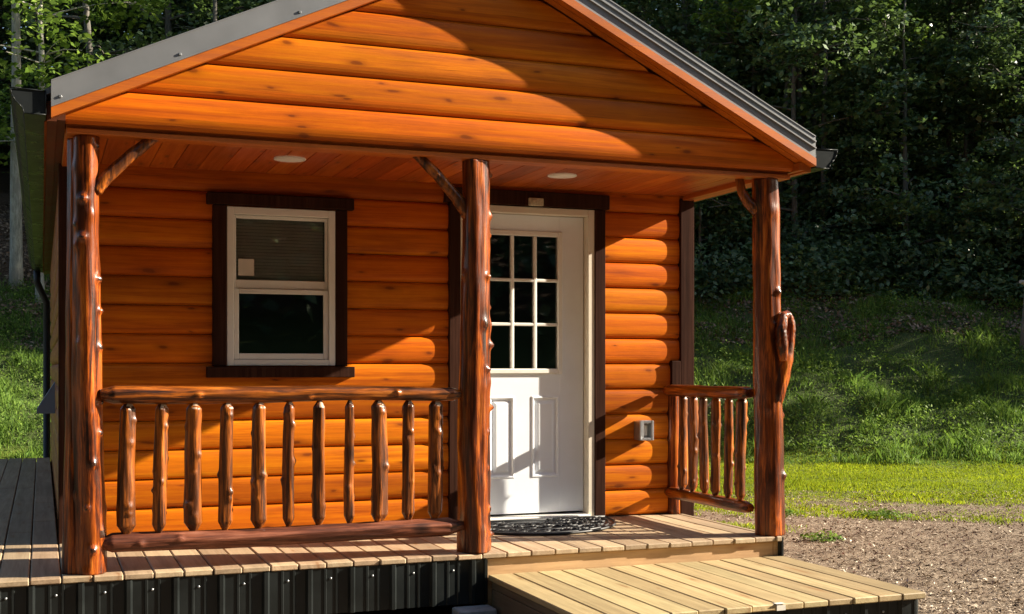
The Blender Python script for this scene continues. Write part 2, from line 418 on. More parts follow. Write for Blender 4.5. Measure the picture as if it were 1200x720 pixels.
def ground_mat():
    t = NT('ground_soil_and_turf')
    v = t.coord()
    sep = t.new('ShaderNodeSeparateXYZ'); t.lk(v, sep.inputs[0])
    # 'along view' depth of the yard: turf beyond ~11.6 m from the viewpoint
    fine = t.noise(v, 26, 6, .7); mid = t.noise(v, 5, 5, .6); big = t.noise(v, .9, 4, .6); vf = t.noise(v, 90, 4, .7)
    dirt = t.ramp(fine, [(.25, (.075, .052, .034)), (.45, (.19, .142, .096)), (.62, (.31, .245, .175)), (.8, (.46, .39, .30))])
    dirt = t.mix(t.ramp(mid, [(.36, .75), (.58, 0.0)]), dirt, (.12, .078, .05))
    dirt = t.mix(t.ramp(vf, [(.55, 0.0), (.75, .5)]), dirt, (.42, .36, .30))
    turf = t.ramp(fine, [(.3, (.05, .075, .006)), (.55, (.11, .145, .012)), (.75, (.19, .20, .03))])
    lit = t.ramp(fine, [(.3, (.03, .018, .010)), (.5, (.075, .048, .030)), (.7, (.15, .105, .072))])
    yd = t.math('ADD', t.math('MULTIPLY', sep.outputs[0], .383), sep.outputs[1])      # depth-like coordinate
    f1 = t.math('ADD', yd, t.math('MULTIPLY', t.math('SUBTRACT', big, .5), 3.0))
    f1 = t.math('ADD', f1, t.math('MULTIPLY', t.math('SUBTRACT', mid, .5), 4.5))
    m1 = t.math('MULTIPLY', t.math('SUBTRACT', f1, 6.4), 1.0, True)
    c = t.mix(m1, dirt, turf)
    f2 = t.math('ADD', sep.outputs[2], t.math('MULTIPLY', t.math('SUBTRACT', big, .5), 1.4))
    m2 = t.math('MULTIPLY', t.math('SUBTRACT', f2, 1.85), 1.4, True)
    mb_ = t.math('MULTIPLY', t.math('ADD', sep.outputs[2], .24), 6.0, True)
    c = t.mix(mb_, c, t.ramp(fine, [(.3, (.025, .036, .010)), (.55, (.055, .075, .020)), (.75, (.09, .11, .035))]))  # bank soil darkened in its colour, as shade under the grass
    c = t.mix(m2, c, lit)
    t.base(c); t.set(Roughness=.95); t.b.inputs['Specular IOR Level'].default_value = .2
    h = t.math('ADD', t.math('MULTIPLY', fine, .6), t.math('MULTIPLY', vf, .4))
    t.bump(h, .9, .03)
    return t.mat
gm = np_mesh('ground', Vg, Fg, ground_mat(), True)
ground = link('ground', gm); tag(ground, None, None, None, 'structure')

# ------------------------------------------------------------------ log cabin
CAB = empty('log_cabin', (1.94, 0, GZ))
tag(CAB, 'orange stained log cabin with a gabled front porch and peeled log posts', 'cabin')
D = 1.285            # front wall plane
YB = 10.2            # back wall
XL, XR = -.15, 4.03  # side walls
Z0 = .006
SAG = .024
def log_strip(mb, x0, x1, zb, n, y, openings=(), clip=None, axis=0, sgn=-1, sag=SAG, seg=12, mat=0, hips=None):
    """D-log siding: courses stacked from zb; outward = sgn along the normal axis"""
    for c in range(n):
        za = zb + c*PITCH
        prof = []
        for k in range(seg+1):
            t = k/seg
            u = 2*t-1
            yo = sag*math.sqrt(max(0, 1-abs(u)**2.9))
            prof.append((yo, za + .0022 + t*(PITCH-.0044)))
        prof = [(-.012, za)] + prof + [(-.012, za+PITCH)]
        for k in range(len(prof)-1):
            (a, z1), (b, z2) = prof[k], prof[k+1]
            zm = (z1+z2)/2
            iv = [(x0, x1)]
            for (ox0, ox1, oz0, oz1) in openings:
                if oz0 < zm < oz1:
                    nv = []
                    for (p, q) in iv:
                        if ox1 <= p or ox0 >= q: nv.append((p, q)); continue
                        if ox0 > p: nv.append((p, ox0))
                        if ox1 < q: nv.append((ox1, q))
                    iv = nv
            for (p, q) in iv:
                if clip:
                    pa, qa = clip(z1); pb, qb = clip(z2)
                    if qa <= pa and qb <= pb: continue
                    if qa < pa: qa = pa = (pb+qb)/2
                    if qb < pb: qb = pb = (pa+qa)/2
                else: pa, qa, pb, qb = p, q, p, q
                if axis == 0:
                    vs = [(pa, y+sgn*a, z1), (qa, y+sgn*a, z1), (qb, y+sgn*b, z2), (pb, y+sgn*b, z2)]
                else:
                    vs = [(y+sgn*a, pa, z1), (y+sgn*a, qa, z1), (y+sgn*b, qb, z2), (y+sgn*b, pb, z2)]
                fl = (sgn < 0) if axis == 0 else (sgn > 0)
                mb.add(vs, [(0, 1, 2, 3)] if fl else [(3, 2, 1, 0)], mat, 0 < k < len(prof)-2)

WX0, WX1, WZ0, WZ1 = .79, 1.47, 1.05, 2.032      # window
DX0, DX1, DZ1 = 2.31, 3.285, 2.125               # door frame outer
mb = MB()
log_strip(mb, XL+.02, XR-.02, Z0, 13, D, [(WX0, WX1, WZ0, WZ1), (DX0, DX1, -1, DZ1)])
mb.build('front_wall', M['siding'], CAB, recalc=False)
# sheathing behind the siding with the same openings
mb = MB()
for (a, b, c, d) in ((XL+.02, WX0, 0, 2.4), (WX0, WX1, 0, WZ0), (WX0, WX1, WZ1, 2.4), (WX1, DX0, 0, 2.4), (DX0, DX1, DZ1, 2.4), (DX1, XR-.02, 0, 2.4)):
    mb.box(a, b, D+.008, D+.11, c, d)
mb.build('wall_frame', M['room'], CAB)
mb = MB(); log_strip(mb, D+.06, YB, -.17, 14, XL, axis=1, sgn=-1); mb.build('side_wall', M['sidingy'], CAB, recalc=False)
mb = MB(); log_strip(mb, D+.06, YB, -.17, 14, XR, axis=1, sgn=1); mb.build('side_wall', M['sidingy'], CAB, recalc=False)
mb = MB(); log_strip(mb, XL, XR, -.17, 14, YB, axis=0, sgn=1); mb.build('back_wall', M['siding'], CAB, recalc=False)
mb = MB(); mb.box(XL+.01, XR-.01, D+.12, YB-.02, -.2, -.02); mb.box(XL+.012, XL+.03, D+.112, YB-.02, -.02, 2.4); mb.box(XR-.03, XR-.012, D+.112, YB-.02, -.02, 2.4)
mb.box(XL+.03, XR-.03, 4.2, 4.3, -.02, 2.4); mb.build('room_shell', M['room'], CAB)
# corner boards (dark brown) at the ends of the porch wall
for (a, b) in ((3.955, 4.062), (-.182, -.075)):
    mb = MB(); mb.box(a, b, D-.047, D+.058, -.02 if a > 0 else -.25, 2.235, b=.004); mb.build('corner_board', M['brown'], CAB)
mb = MB(); mb.box(3.882, 3.953, D-.050, D-.0, .90, 1.085, b=.004); mb.build('rail_nailer', M['brown'], CAB)

# roof lines (x,z) : underside line of rake / eave
AX, AZP = 2.017, 3.285           # apex of the gable's log face
EL, ER = (-.17, 2.292), (4.06, 2.290)
def rake_z(x):
    if x < AX: return EL[1] + (x-EL[0])*(AZP-EL[1])/(AX-EL[0])
    return ER[1] + (ER[0]-x)*(AZP-ER[1])/(ER[0]-AX)
def gclip(z):
    if z <= 2.29: return (EL[0]+.005, ER[0]-.005)
    l = EL[0] + (z-EL[1])*(AX-EL[0])/(AZP-EL[1]); r = ER[0] - (z-ER[1])*(ER[0]-AX)/(AZP-ER[1])
    return (l, r)
mb = MB(); log_strip(mb, EL[0], ER[0], 2.247, 6, 0.0, clip=gclip); mb.build('gable', M['siding'], CAB, recalc=False)
mb = MB()   # solid backing of the gable, 12 cm deep
mb.prism([(EL[0]+.01, 2.26), (ER[0]-.01, 2.26), (ER[0]-.01, ER[1]), (AX, AZP), (EL[0]+.01, EL[1])], 1, .008, .04)
mb.build('gable_frame', M['stain'], CAB)
# header beam and side beams
mb = MB(); mb.box(-.16, 4.05, .020, .135, 2.204, 2.230, b=.003); mb.box(-.16, 4.05, .045, .15, 2.2305, 2.40); mb.build('header_beam', M['stain'], CAB)
for (a, b) in ((-.165, -.09), (3.965, 4.04)):
    mb = MB(); mb.box(a, b, .155, D-.05, 2.222, 2.40, b=.003); mb.build('side_beam', M['stainy'], CAB)
# ceiling of the porch
mb = MB()
xb = -.085
while xb < 3.95:
    mb.box(xb, min(xb+.137, 3.962), .155, D-.004, 2.252, 2.27, b=.003); xb += .14
ceil = mb.build('porch_ceiling', M['ceil'], CAB)
for (lx, ly) in ((1.07, .66), (2.79, .66)):
    mb = MB()
    n = 28
    ring = [(lx+.092*math.cos(2*PI*i/n), ly+.092*math.sin(2*PI*i/n)) for i in range(n)]
    mb.prism(ring, 2, 2.244, 2.254, 0)
    mb.prism([(lx+(x-lx)*.8, ly+(y-ly)*.8) for x, y in ring], 2, 2.241, 2.2435, 1)
    mb.build('ceiling_light', [M['white'], M['lens']], ceil)

# roof: metal sheets, rake boards, rake trim, ridge
YF = -.135          # front of the overhang
OV = .0
def line_off(p0, p1, t):       # shift a roofline up along its normal
    d = Vector((p1[0]-p0[0], p1[1]-p0[1])).normalized(); nrm = Vector((-d.y, d.x))
    if nrm.y < 0: nrm = -nrm
    return nrm*t
apex_b = (AX, AZP)
eL = (-.262, EL[1]-.262*0-(.092)*(AZP-EL[1])/(AX-EL[0])); eR = (4.142, ER[1]-.082*(AZP-ER[1])/(ER[0]-AX))
roof = MB()
def up(p, z): return (p[0], p[1]+z)
apt = up(apex_b, .20)
roof.prism([up(eL, .105), up(apex_b, .105+.03), apt, up(eL, .135)], 1, YF+.03, YB+.3)
roof.prism([up(apex_b, .105+.03), up(eR, .105), up(eR, .135), apt], 1, YF+.03, YB+.3)
for side in (0, 1):
    e = eL if side == 0 else eR
    for k in range(1, 46):                        # raised ribs of the sheets
        yy = YF + .03 + k*.2286
        if yy > YB+.25: break
        a = up(e, .137); b = (AX, apt[1]+.002)
        roof.prism([a, b, up(b, .019), up(a, .019)] if side == 0 else [b, a, up(a, .019), up(b, .019)], 1, yy-.012, yy+.012)
roof_o = roof.build('roof', M['roof'], CAB)
mb = MB()   # under-roof deck boards
mb.prism([up(eL, .0), up(apex_b, .0), up(apex_b, .13), up(eL, .10)], 1, .045, YB+.28)
mb.prism([up(apex_b, .0), up(eR, .0), up(eR, .10), up(apex_b, .13)], 1, .045, YB+.28)
mb.build('roof_deck', M['stainy'], CAB)
for side in (0, 1):
    e = eL if side == 0 else eR
    ee = (e[0]+.03, e[1]) if side == 0 else (e[0]-.02, e[1])
    def tri(lo, hi): 
        a, b = (ee, apex_b) if side == 0 else (apex_b, ee)
        return [up(a, lo), up(b, lo), up(b, hi), up(a, hi)]
    mb = MB()
    mb.prism(tri(-.004 if side == 0 else .014, .085 if side == 0 else .060), 1, YF+.008 if side == 0 else YF-.014, YF+.046); mb.prism(tri(.012, .05), 1, YF+.048, -.026)   # fly rafter and the soffit strip behind it
    mb.build('rake_board', M['stain'], CAB)
    mb = MB()
    lo, hi = (.045, .168) if side == 0 else (.0615, .192)
    mb.prism(tri(lo, hi), 1, YF-.006, YF+.006)
    mb.prism(tri(hi, hi+.006), 1, YF-.010, YF+.09)
    if side == 0:
        mb.prism(tri(lo-.001, lo+.008), 1, YF-.013, YF-.007)
    else:
        for q in (.118, .158):
            mb.prism(tri(q, q+.009), 1, YF-.016, YF-.007)
    mb.build('rake_trim', M['roof'], roof_o)
    # eave: sub fascia board and gutter
    mb = MB()
    x0, x1 = (-.250, -.205) if side == 0 else (4.085, 4.128)
    mb.box(x0, x1, YF+.05, YB+.25, 2.236, eL[1]+.08)
    xa, xb = (-.204, -.166) if side == 0 else (4.045, 4.084)
    mb.box(xa, xb, YF+.05, YB+.25, 2.243, 2.29)
    mb.build('fascia_board', M['fascia'] if side == 0 else M['stainy'], CAB)  # left board is given a darker brown than the right
    mb = MB()
    xi = -.256 if side == 0 else 4.134
    s = -1 if side == 0 else 1
    prof = [(0, 2.372), (0, 2.258), (.098, 2.258), (.105, 2.285), (.135, 2.315), (.152, 2.345), (.158, 2.372)]
    pts = [(xi+s*a, z) for a, z in prof]
    y0, y1 = YF+.01, YB+.27
    n = len(pts)
    vs = [(x, y0, z) for x, z in pts] + [(x, y1, z) for x, z in pts]
    mb.add(vs, [(i, i+1, i+1+n, i+n) for i in range(n-1)])
    inn = [(xi+s*(.003 + a*.955), z+.003 if z < 2.3 else z) for a, z in prof]
    vs = [(x, y0+.001, z) for x, z in inn] + [(x, y1-.001, z) for x, z in inn]
    mb.add(vs, [(i+n, i+1+n, i+1, i) for i in range(n-1)])
    mb.prism([(xi+s*.155, 2.372), (xi+s*.163, 2.372), (xi+s*.163, 2.379), (xi+s*.155, 2.379)], 1, y0, y1)      # rolled lip
    for yc in (y0+.004, y1-.006):
        mb.prism(pts, 1, yc-.001, yc+.001)
    for i in range(n-1):                       # lip of the end cap
        (xa_, za_), (xb_, zb_) = pts[i], pts[i+1]
        mb.tube([(xa_, y0, za_), (xb_, y0, zb_)], [.0028, .0028], 6)
    mb.tube([(pts[0][0], y0, 2.372), (pts[-1][0], y0, 2.376)], [.003, .003], 6)
    gut = mb.build('gutter', M['gutter'], CAB)
    if side == 0:
        mb = MB()
        yy = YB+.12
        mb.tube([(-.33, yy, 2.27), (-.33, yy, 2.12), (-.215, yy, 1.86), (-.215, yy, -.2), (-.25, yy-.1, -.28)], [.045]*5, 10)
        mb.build('downspout', M['downspout'], gut)
# screws along the left rake trim
for x in (-.19, .37, .97, 1.6):
    z = rake_z(x)+.064; mb = MB()
    mb.tube([(x, YF-.006, z), (x, YF-.012, z)], [.009, .006], 8)
    mb.build('trim_screw', M['screw'], roof_o)

# ---------------------------------------------------------------- posts
def log_tube(mb, p0, p1, r0, r1, seed, seg=44, rings=230, wob=.012, flute=.06, knots=(), taper=None, mat=0, ends=True, lump=.04, knotmat=0):
    p0 = Vector(p0); p1 = Vector(p1); ax = (p1-p0); L = ax.length
    rn = random.Random(seed); o = Vector((rn.uniform(-50, 50), rn.uniform(-50, 50), rn.uniform(-50, 50)))
    t = ax.normalized()
    u = Vector((0, 1, 0)) - t*t.y
    if u.length < .1: u = Vector((0, 0, 1)) - t*t.z
    u.normalize(); w_ = u.cross(t)
    # angle 0 = +y-ish (away from the street), direction w
    pts = []; kv = set()
    for i in range(rings+1):
        s = i/rings
        c = p0 + ax*s + u*(wob*noise.noise(o+Vector((0, 0, s*L*1.5)))) + w_*(wob*noise.noise(o+Vector((9, 0, s*L*1.5))))
        r = r0+(r1-r0)*s
        if taper: r *= taper(s)
        for k in range(seg):
            a = 2*PI*k/seg
            q = Vector((math.cos(a)*1.3, math.sin(a)*1.3, s*L*.9))
            d = 1 + flute*2*noise.noise(o+q) + lump*noise.noise(o*2+Vector((math.cos(a)*2.5, math.sin(a)*2.5, s*L*6))) + .035*noise.noise(o*3+Vector((math.cos(a)*6, math.sin(a)*6, s*L*3.5)))
            for (ks, ka, kr, kh) in knots:
                da = (a-ka+PI) % (2*PI)-PI
                e = ((s-ks)*L/kr)**2 + (da*r/kr)**2
                if e < 9: d += kh/r*math.exp(-e)
                if e < .55 and kh > .009: kv.add(len(pts))
            pts.append(c + (u*math.cos(a) + w_*math.sin(a))*r*d)
    fs = []
    for i in range(rings):
        for k in range(seg):
            k2 = (k+1) % seg
            fs.append((i*seg+k, i*seg+k2, (i+1)*seg+k2, (i+1)*seg+k))
    f0 = len(mb.m); mb.add(pts, fs, mat, True)
    if knotmat:
        for q_, f_ in enumerate(fs):
            if sum(v_ in kv for v_ in f_) >= 3: mb.m[f0+q_] = knotmat
    if ends: mb.add(pts, [tuple(range(seg))[::-1], tuple(range(rings*seg, rings*seg+seg))], mat)
    return u, w_

# post angles: with axis z, u=+y ; w = u x t = (1,0,0) -> a=90deg is +x (sun side), a=180 is -y (camera)
A_ = math.radians
posts = []
TZ = 2.2035
def front_knots(seed, n, lo=95, hi=200, h=.016):
    r = random.Random(seed); return [((i+.3+.5*r.random())/n, A_(r.uniform(lo, hi)), r.uniform(.014, .022), h*r.uniform(.7, 1.4)) for i in range(n)] + [(r.random(), A_(r.uniform(60, 260)), r.uniform(.02, .05), h*r.uniform(.2, .6)) for i in range(n)]
mb = MB(); log_tube(mb, (-.052, .10, .001), (-.062, .10, TZ), .078, .062, 3, knots=front_knots(5, 11), flute=.09, knotmat=1)
log_tube(mb, (-.128, .13, .001), (-.112, .13, TZ-.01), .050, .036, 31, flute=.12)        # the second stem grown onto it
posts.append(mb.build('porch_post', [M['post'], M['knot']], CAB))
mb = MB(); log_tube(mb, (2.01, .095, .001), (2.016, .10, TZ), .093, .079, 11, knots=front_knots(9, 12, 80, 150, .02), flute=.13, knotmat=1)
posts.append(mb.build('porch_post', [M['post'], M['knot']], CAB))
mb = MB(); log_tube(mb, (3.95, .10, .001), (3.905, .10, TZ), .088, .078, 17, knots=front_knots(4, 8, 85, 200, .013), flute=.08, wob=.02, knotmat=1)
posts.append(mb.build('porch_post', [M['post'], M['knot']], CAB))
def brace(par, pts, rads, seed):
    mb = MB()
    o = seed*7.3
    # densify
    P = []; R = []
    for i in range(len(pts)-1):
        for k in range(8):
            s = k/8; P.append(Vector(pts[i]).lerp(Vector(pts[i+1]), s)); R.append(rads[i]*(1-s)+rads[i+1]*s)
    P.append(Vector(pts[-1])); R.append(rads[-1])
    mb.tube(P, R, 14, 0, lambda i, a, p: 1+.12*noise.noise(Vector((math.cos(a)+o, math.sin(a), i*.25))))
    return mb.build('brace', M['rail'], par)
brace(posts[0], [(-.02, .085, 1.93), (.03, .08, 2.0), (.15, .08, 2.12), (.275, .085, 2.228)], [.034, .033, .031, .027], 1)
brace(posts[1], [(1.97, .09, 1.89), (1.90, .085, 1.985), (1.78, .085, 2.115), (1.655, .09, 2.228)], [.036, .033, .029, .027], 2)
brace(posts[2], [(3.87, .10, 2.0), (3.81, .12, 2.06), (3.775, .14, 2.13), (3.765, .15, 2.225)], [.036, .033, .028, .028], 3)
# burl loop on the right post: a grown-over branch
mb = MB()
lp = [(3.940, .105, .70), (3.975, .055, .86), (4.018, .035, 1.10), (4.056, .03, 1.23), (4.058, .026, 1.315), (4.026, .018, 1.365), (3.985, .008, 1.35), (3.966, -.002, 1.27), (3.972, -.006, 1.18), (3.984, .0, 1.07)]
P = []; R = []
rr = [.030, .050, .049, .031, .026, .027, .031, .036, .038, .022]
for i in range(len(lp)-1):
    for k in range(12):
        s = k/12; P.append(Vector(lp[i]).lerp(Vector(lp[i+1]), s)); R.append(rr[i]*(1-s)+rr[i+1]*s)
for _ in range(3): P = [P[0]] + [(P[i-1]+P[i]*2+P[i+1])/4 for i in range(1, len(P)-1)] + [P[-1]]
mb.tube(P, R, 20, 0, lambda i, a, p: 1+.16*noise.noise(Vector((math.cos(a)*2, math.sin(a)*2, i*.12)))+.10*noise.noise(Vector((math.cos(a)*4, math.sin(a)*4, i*.4))))
mb.build('burl', M['post'], posts[2])

# ---------------------------------------------------------------- railings
def pencil(a=.16):
    return lambda s: (.30+.70*min(1, s/.075)) if s < .075 else ((.26+.74*min(1, (1-s)/.06)) if s > .94 else 1)
def baluster(par, base, top, r, seed):
    mb = MB(); rn = random.Random(seed)
    kn = [(rn.uniform(.1, .9), rn.uniform(0, 6.28), rn.uniform(.010, .020), rn.uniform(.004, .012)) for _ in range(8)]
    log_tube(mb, base, top, r*rn.uniform(1.0, 1.12), r*rn.uniform(.86, 1.0), seed, seg=20, rings=80, wob=.017, flute=.14, knots=kn, taper=pencil(), lump=.13)
    # pale facet where the tip was cut
    me_m = mb.m
    for i in range(75, 79):
        for k in range(20):
            a = 360*k/20
            if 95 < a < 190 and (i > 76 or rn.random() < .3): me_m[i*20+k] = 1
    return mb.build('baluster', [M['rail'], M['cut']], par)
YR = .075
R1 = empty('railing', (.94, YR, 0), CAB); 
mb = MB()
log_tube(mb, (.0, YR, .902), (1.925, YR, .893), .047, .038, 21, rings=260, flute=.08, wob=.014, lump=.08, knots=[(.25, 3, .02, .008), (.8, 3.3, .014, .014), (.55, 2.5, .02, .007)], taper=lambda s: .55+.45*min(1, s/.035) if s < .035 else (.5+.5*min(1, (1-s)/.03) if s > .97 else 1))
mb.build('top_rail', M['railx'], R1)
mb = MB()
log_tube(mb, (.0, YR, .143), (1.93, YR, .152), .047, .050, 22, rings=260, flute=.06, wob=.012, lump=.08, knots=[(.1, 3, .02, .008), (.2, 3.6, .02, .007)], taper=lambda s: .5+.5*min(1, s/.03) if s < .03 else (.45+.55*min(1, (1-s)/.045) if s > .955 else 1))
mb.build('bottom_rail', M['railb'], R1)
bx = [.133, .292, .464, .629, .794, .957, 1.122, 1.282, 1.444, 1.614, 1.767]
br = [.041, .035, .042, .031, .036, .028, .036, .029, .039, .034, .037]
for i, x in enumerate(bx):
    baluster(R1, (x+random.uniform(-.006, .006), YR, .185), (x, YR, .868), br[i], 100+i)
XRR = 3.845
R2 = empty('railing', (XRR, .65, 0), CAB)
mb = MB()
def half_log(mb, y0, y1, z0, z1, w_, seed):
    n = 40; prof = [(-w_, -.3), (-w_*.98, .35), (-w_*.7, .85), (-w_*.2, 1.0), (w_*.5, .95), (w_*.95, .5), (w_, -.2), (w_*.7, -.85), (0, -1), (-w_*.7, -.9)]
    m = len(prof); vs = []
    for i in range(n+1):
        s = i/n; y = y0+(y1-y0)*s
        e = min(1, min(s, 1-s)/.06); e = .62+.38*e
        for (a, b) in prof:
            q = 1+.12*noise.noise(Vector((a*30+seed, b*2, y*3)))
            vs.append((XRR+a*q*e, y, (z0+z1)/2+b*(z1-z0)/2*q*e))
    mb.add(vs, [(i*m+k, i*m+(k+1) % m, (i+1)*m+(k+1) % m, (i+1)*m+k) for i in range(n) for k in range(m)], 0, True)
    mb.add(vs, [tuple(range(m))[::-1], tuple(range(n*m, n*m+m))])
half_log(mb, .15, D-.055, .838, .918, .062, 3); mb.build('top_rail', M['posty'], R2)
mb = MB(); log_tube(mb, (3.912, D-.022, .002), (3.915, D-.022, .885), .048, .043, 77, seg=18, rings=30); mb.build('stile', M['post'], R2)
mb = MB(); half_log(mb, .15, D-.055, .125, .202, .042, 8); mb.build('bottom_rail', M['posty'], R2)
for i, y in enumerate((1.015, .87, .725, .565, .41, .265)):
    baluster(R2, (XRR, y, .185), (XRR, y, .862), (.030, .028, .030, .032, .026, .036)[i], 200+i)

# ---------------------------------------------------------------- window
WIN = empty('window', (1.13, D, 1.05), CAB)
mb = MB()    # dark casing: sides, head, sill
yo = D-.052
mb.box(.705, .7895, yo, D+.02, 1.046, 2.0395, b=.004)
mb.box(1.4725, 1.547, yo, D+.02, 1.046, 2.0395, b=.004)
mb.box(.668, 1.588, yo-.016, D+.02, 2.042, 2.113, b=.004)
mb.box(.668, 1.588, yo-.03, D+.02, .976, 1.0435, b=.004)
mb.build('casing', M['brown'], WIN)
def ring_frame(mb, x0, x1, z0, z1, wl, wr, wb, wt, ya, yb_, b=.003):
    mb.box(x0, x0+wl, ya, yb_, z0, z1, b=b); mb.box(x1-wr, x1, ya, yb_, z0, z1, b=b)
    mb.box(x0+wl, x1-wr, ya+.001, yb_, z0, z0+wb, b=b); mb.box(x0+wl, x1-wr, ya+.001, yb_, z1-wt, z1, b=b)
mb = MB(); ring_frame(mb, .792, 1.470, 1.050, 2.034, .042, .042, .038, .045, D-.048, D+.07); mb.build('frame', M['white'], WIN)
mb = MB(); ring_frame(mb, .836, 1.426, 1.53, 1.987, .016, .014, .055, .020, D-.012, D+.03); mb.build('sash', M['white'], WIN)
mb = MB(); ring_frame(mb, .836, 1.426, 1.090, 1.528, .030, .030, .036, .030, D-.034, D-.014); mb.box(.9, .96, D-.038, D-.0345, 1.500, 1.508); mb.build('sash', M['white'], WIN)
mb = MB(); mb.box(.853, 1.411, D+.008, D+.012, 1.586, 1.966); mb.build('pane', M['glass'], WIN)
mb = MB(); mb.box(.867, 1.395, D-.027, D-.023, 1.127, 1.497); mb.build('pane', M['glass'], WIN)
mb = MB()
z = 1.56
while z < 1.975:
    zz = z
    mb.add([(.852, D+.050, zz), (1.412, D+.050, zz), (1.412, D+.062, zz+.019), (.852, D+.062, zz+.019), (.852, D+.0512, zz-.001), (1.412, D+.0512, zz-.001), (1.412, D+.0632, zz+.018), (.852, D+.0632, zz+.018)], [(0, 1, 2, 3), (7, 6, 5, 4), (0, 4, 5, 1), (3, 2, 6, 7)])
    z += .0205
mb.build('blind', M['blind'], WIN)
mb = MB(); mb.box(.868, .966, D+.0055, D+.0075, 1.612, 1.716); mb.build('sticker', M['paper'], WIN)

# ---------------------------------------------------------------- door
DOOR = empty('front_door', (2.8, D, .03), CAB)
mb = MB()   # dark casing
mb.box(2.232, 2.309, D-.046, D+.02, .002, 2.1265, b=.004)
mb.box(3.287, 3.366, D-.046, D+.02, .002, 2.1265, b=.004)
mb.box(2.200, 3.394, D-.056, D+.02, 2.129, 2.228, b=.004)
mb.build('casing', M['brown'], DOOR)
mb = MB()   # jamb
mb.box(2.3105, 2.352, D-.040, D+.12, .002, 2.124, b=.003); mb.box(3.238, 3.2855, D-.040, D+.12, .002, 2.124, b=.003)
mb.box(2.3525, 3.2375, D-.038, D+.12, 2.078, 2.124, b=.003)
mb.build('jamb', M['jamb'], DOOR)
mb = MB(); mb.box(2.3525, 3.2375, D-.075, D+.10, .002, .031, b=.005); mb.build('threshold', M['white'], DOOR)
YD = D+.036       # face of the slab
LX0, LX1, LZ0, LZ1 = 2.520, 3.056, 1.012, 1.952     # glazed opening
mb = MB()
x0, x1, z0, z1 = 2.3545, 3.2355, .046, 2.075
mb.box(x0, LX0, YD, YD+.044, z0, z1, b=.002); mb.box(LX1, x1, YD, YD+.044, z0, z1, b=.002)
mb.box(LX0+.0, LX1, YD+.0004, YD+.044, LZ1, z1); 
# lower part with two sunk panels
PZ0, PZ1 = .285, .845
pn = [(2.535, 2.725), (2.845, 3.052)]
mb.box(LX0, LX1, YD+.0004, YD+.044, z0, PZ0); mb.box(LX0, LX1, YD+.0004, YD+.044, PZ1, LZ0)
mb.box(LX0, pn[0][0], YD+.0004, YD+.044, PZ0, PZ1); mb.box(pn[0][1], pn[1][0], YD+.0004, YD+.044, PZ0, PZ1); mb.box(pn[1][1], LX1, YD+.0004, YD+.044, PZ0, PZ1)
slab = mb.build('door_slab', M['doorw'], DOOR)
for (a, b) in pn:
    mb = MB()
    def rg(d, y): return [(a+d, y, PZ0+d), (b-d, y, PZ0+d), (b-d, y, PZ1-d), (a+d, y, PZ1-d)]
    rings = [rg(0, YD+.001), rg(.006, YD-.004), rg(.014, YD-.005), rg(.026, YD+.009), rg(.034, YD+.010), rg(.056, YD-.001)]
    vs = sum(rings, [])
    fs = [(i*4+k, i*4+(k+1) % 4, (i+1)*4+(k+1) % 4, (i+1)*4+k) for i in range(len(rings)-1) for k in range(4)]
    n = len(vs); fs.append((n-4, n-3, n-2, n-1)); mb.add(vs, fs)
    mb.build('door_panel', M['doorw'], DOOR)
mb = MB()
ring_frame(mb, LX0-.016, LX1+.016, LZ0-.016, LZ1+.016, .034, .034, .034, .034, YD-.016, YD+.03, b=.005)
gw = LX1-LX0-.036; gh = LZ1-LZ0-.036
for k in (1, 2):
    xx = LX0+.018+gw*k/3; mb.box(xx-.011, xx+.011, YD-.012, YD+.02, LZ0+.0185, LZ1-.0185, b=.004)
    zz = LZ0+.018+gh*k/3; mb.box(LX0+.0185, LX1-.0185, YD-.0105, YD+.018, zz-.0105, zz+.0105, b=.004)
mb.build('muntin_frame', M['white'], DOOR)
mb = MB(); mb.box(LX0+.012, LX1-.012, YD+.006, YD+.010, LZ0+.012, LZ1-.012); mb.build('pane', M['glass'], DOOR)
mb = MB(); mb.tube([(2.42, YD, .95), (2.42, YD-.05, .95)], [.026, .013], 12); mb.tube([(2.42, YD-.045, .95), (2.42, YD-.06, .95), (2.42, YD-.08, .95), (2.42, YD-.09, .95)], [.015, .028, .028, .012], 14)
mb.build('handle', M['alu'], DOOR)
# little sensor box above the door, outlet box, vent hood
mb = MB(); mb.box(2.785, 2.888, D-.085, D-.0565, 2.128, 2.180, b=.004); mb.box(2.80, 2.84, D-.090, D-.0852, 2.14, 2.168, b=.002); mb.build('sensor_box', M['beige'], CAB)
OB = empty('outlet_box', (3.65, D, .6), CAB)
mb = MB(); ring_frame(mb, 3.618, 3.716, .528, .668, .020, .018, .020, .020, D-.095, D-.02, b=.004); mb.box(3.639, 3.697, D-.05, D-.02, .549, .647); mb.build('outlet_plate', M['alu'], OB)
mb = MB(); mb.box(3.596, 3.615, D-.115, D-.02, .532, .664, b=.004); mb.build('cover_flap', M['alu'], OB)
mb = MB(); mb.prism([(3.652, .563), (3.682, .563), (3.682, .633), (3.652, .633)], 1, D-.056, D-.0502); mb.build('receptacle', M['white'], OB)
mb = MB(); mb.prism([(XL-.022, .66), (XL-.022, .92), (XL-.16, .70), (XL-.165, .66)], 1, 4.3, 4.55); mb.build('vent_hood', M['bluegrey'], CAB)

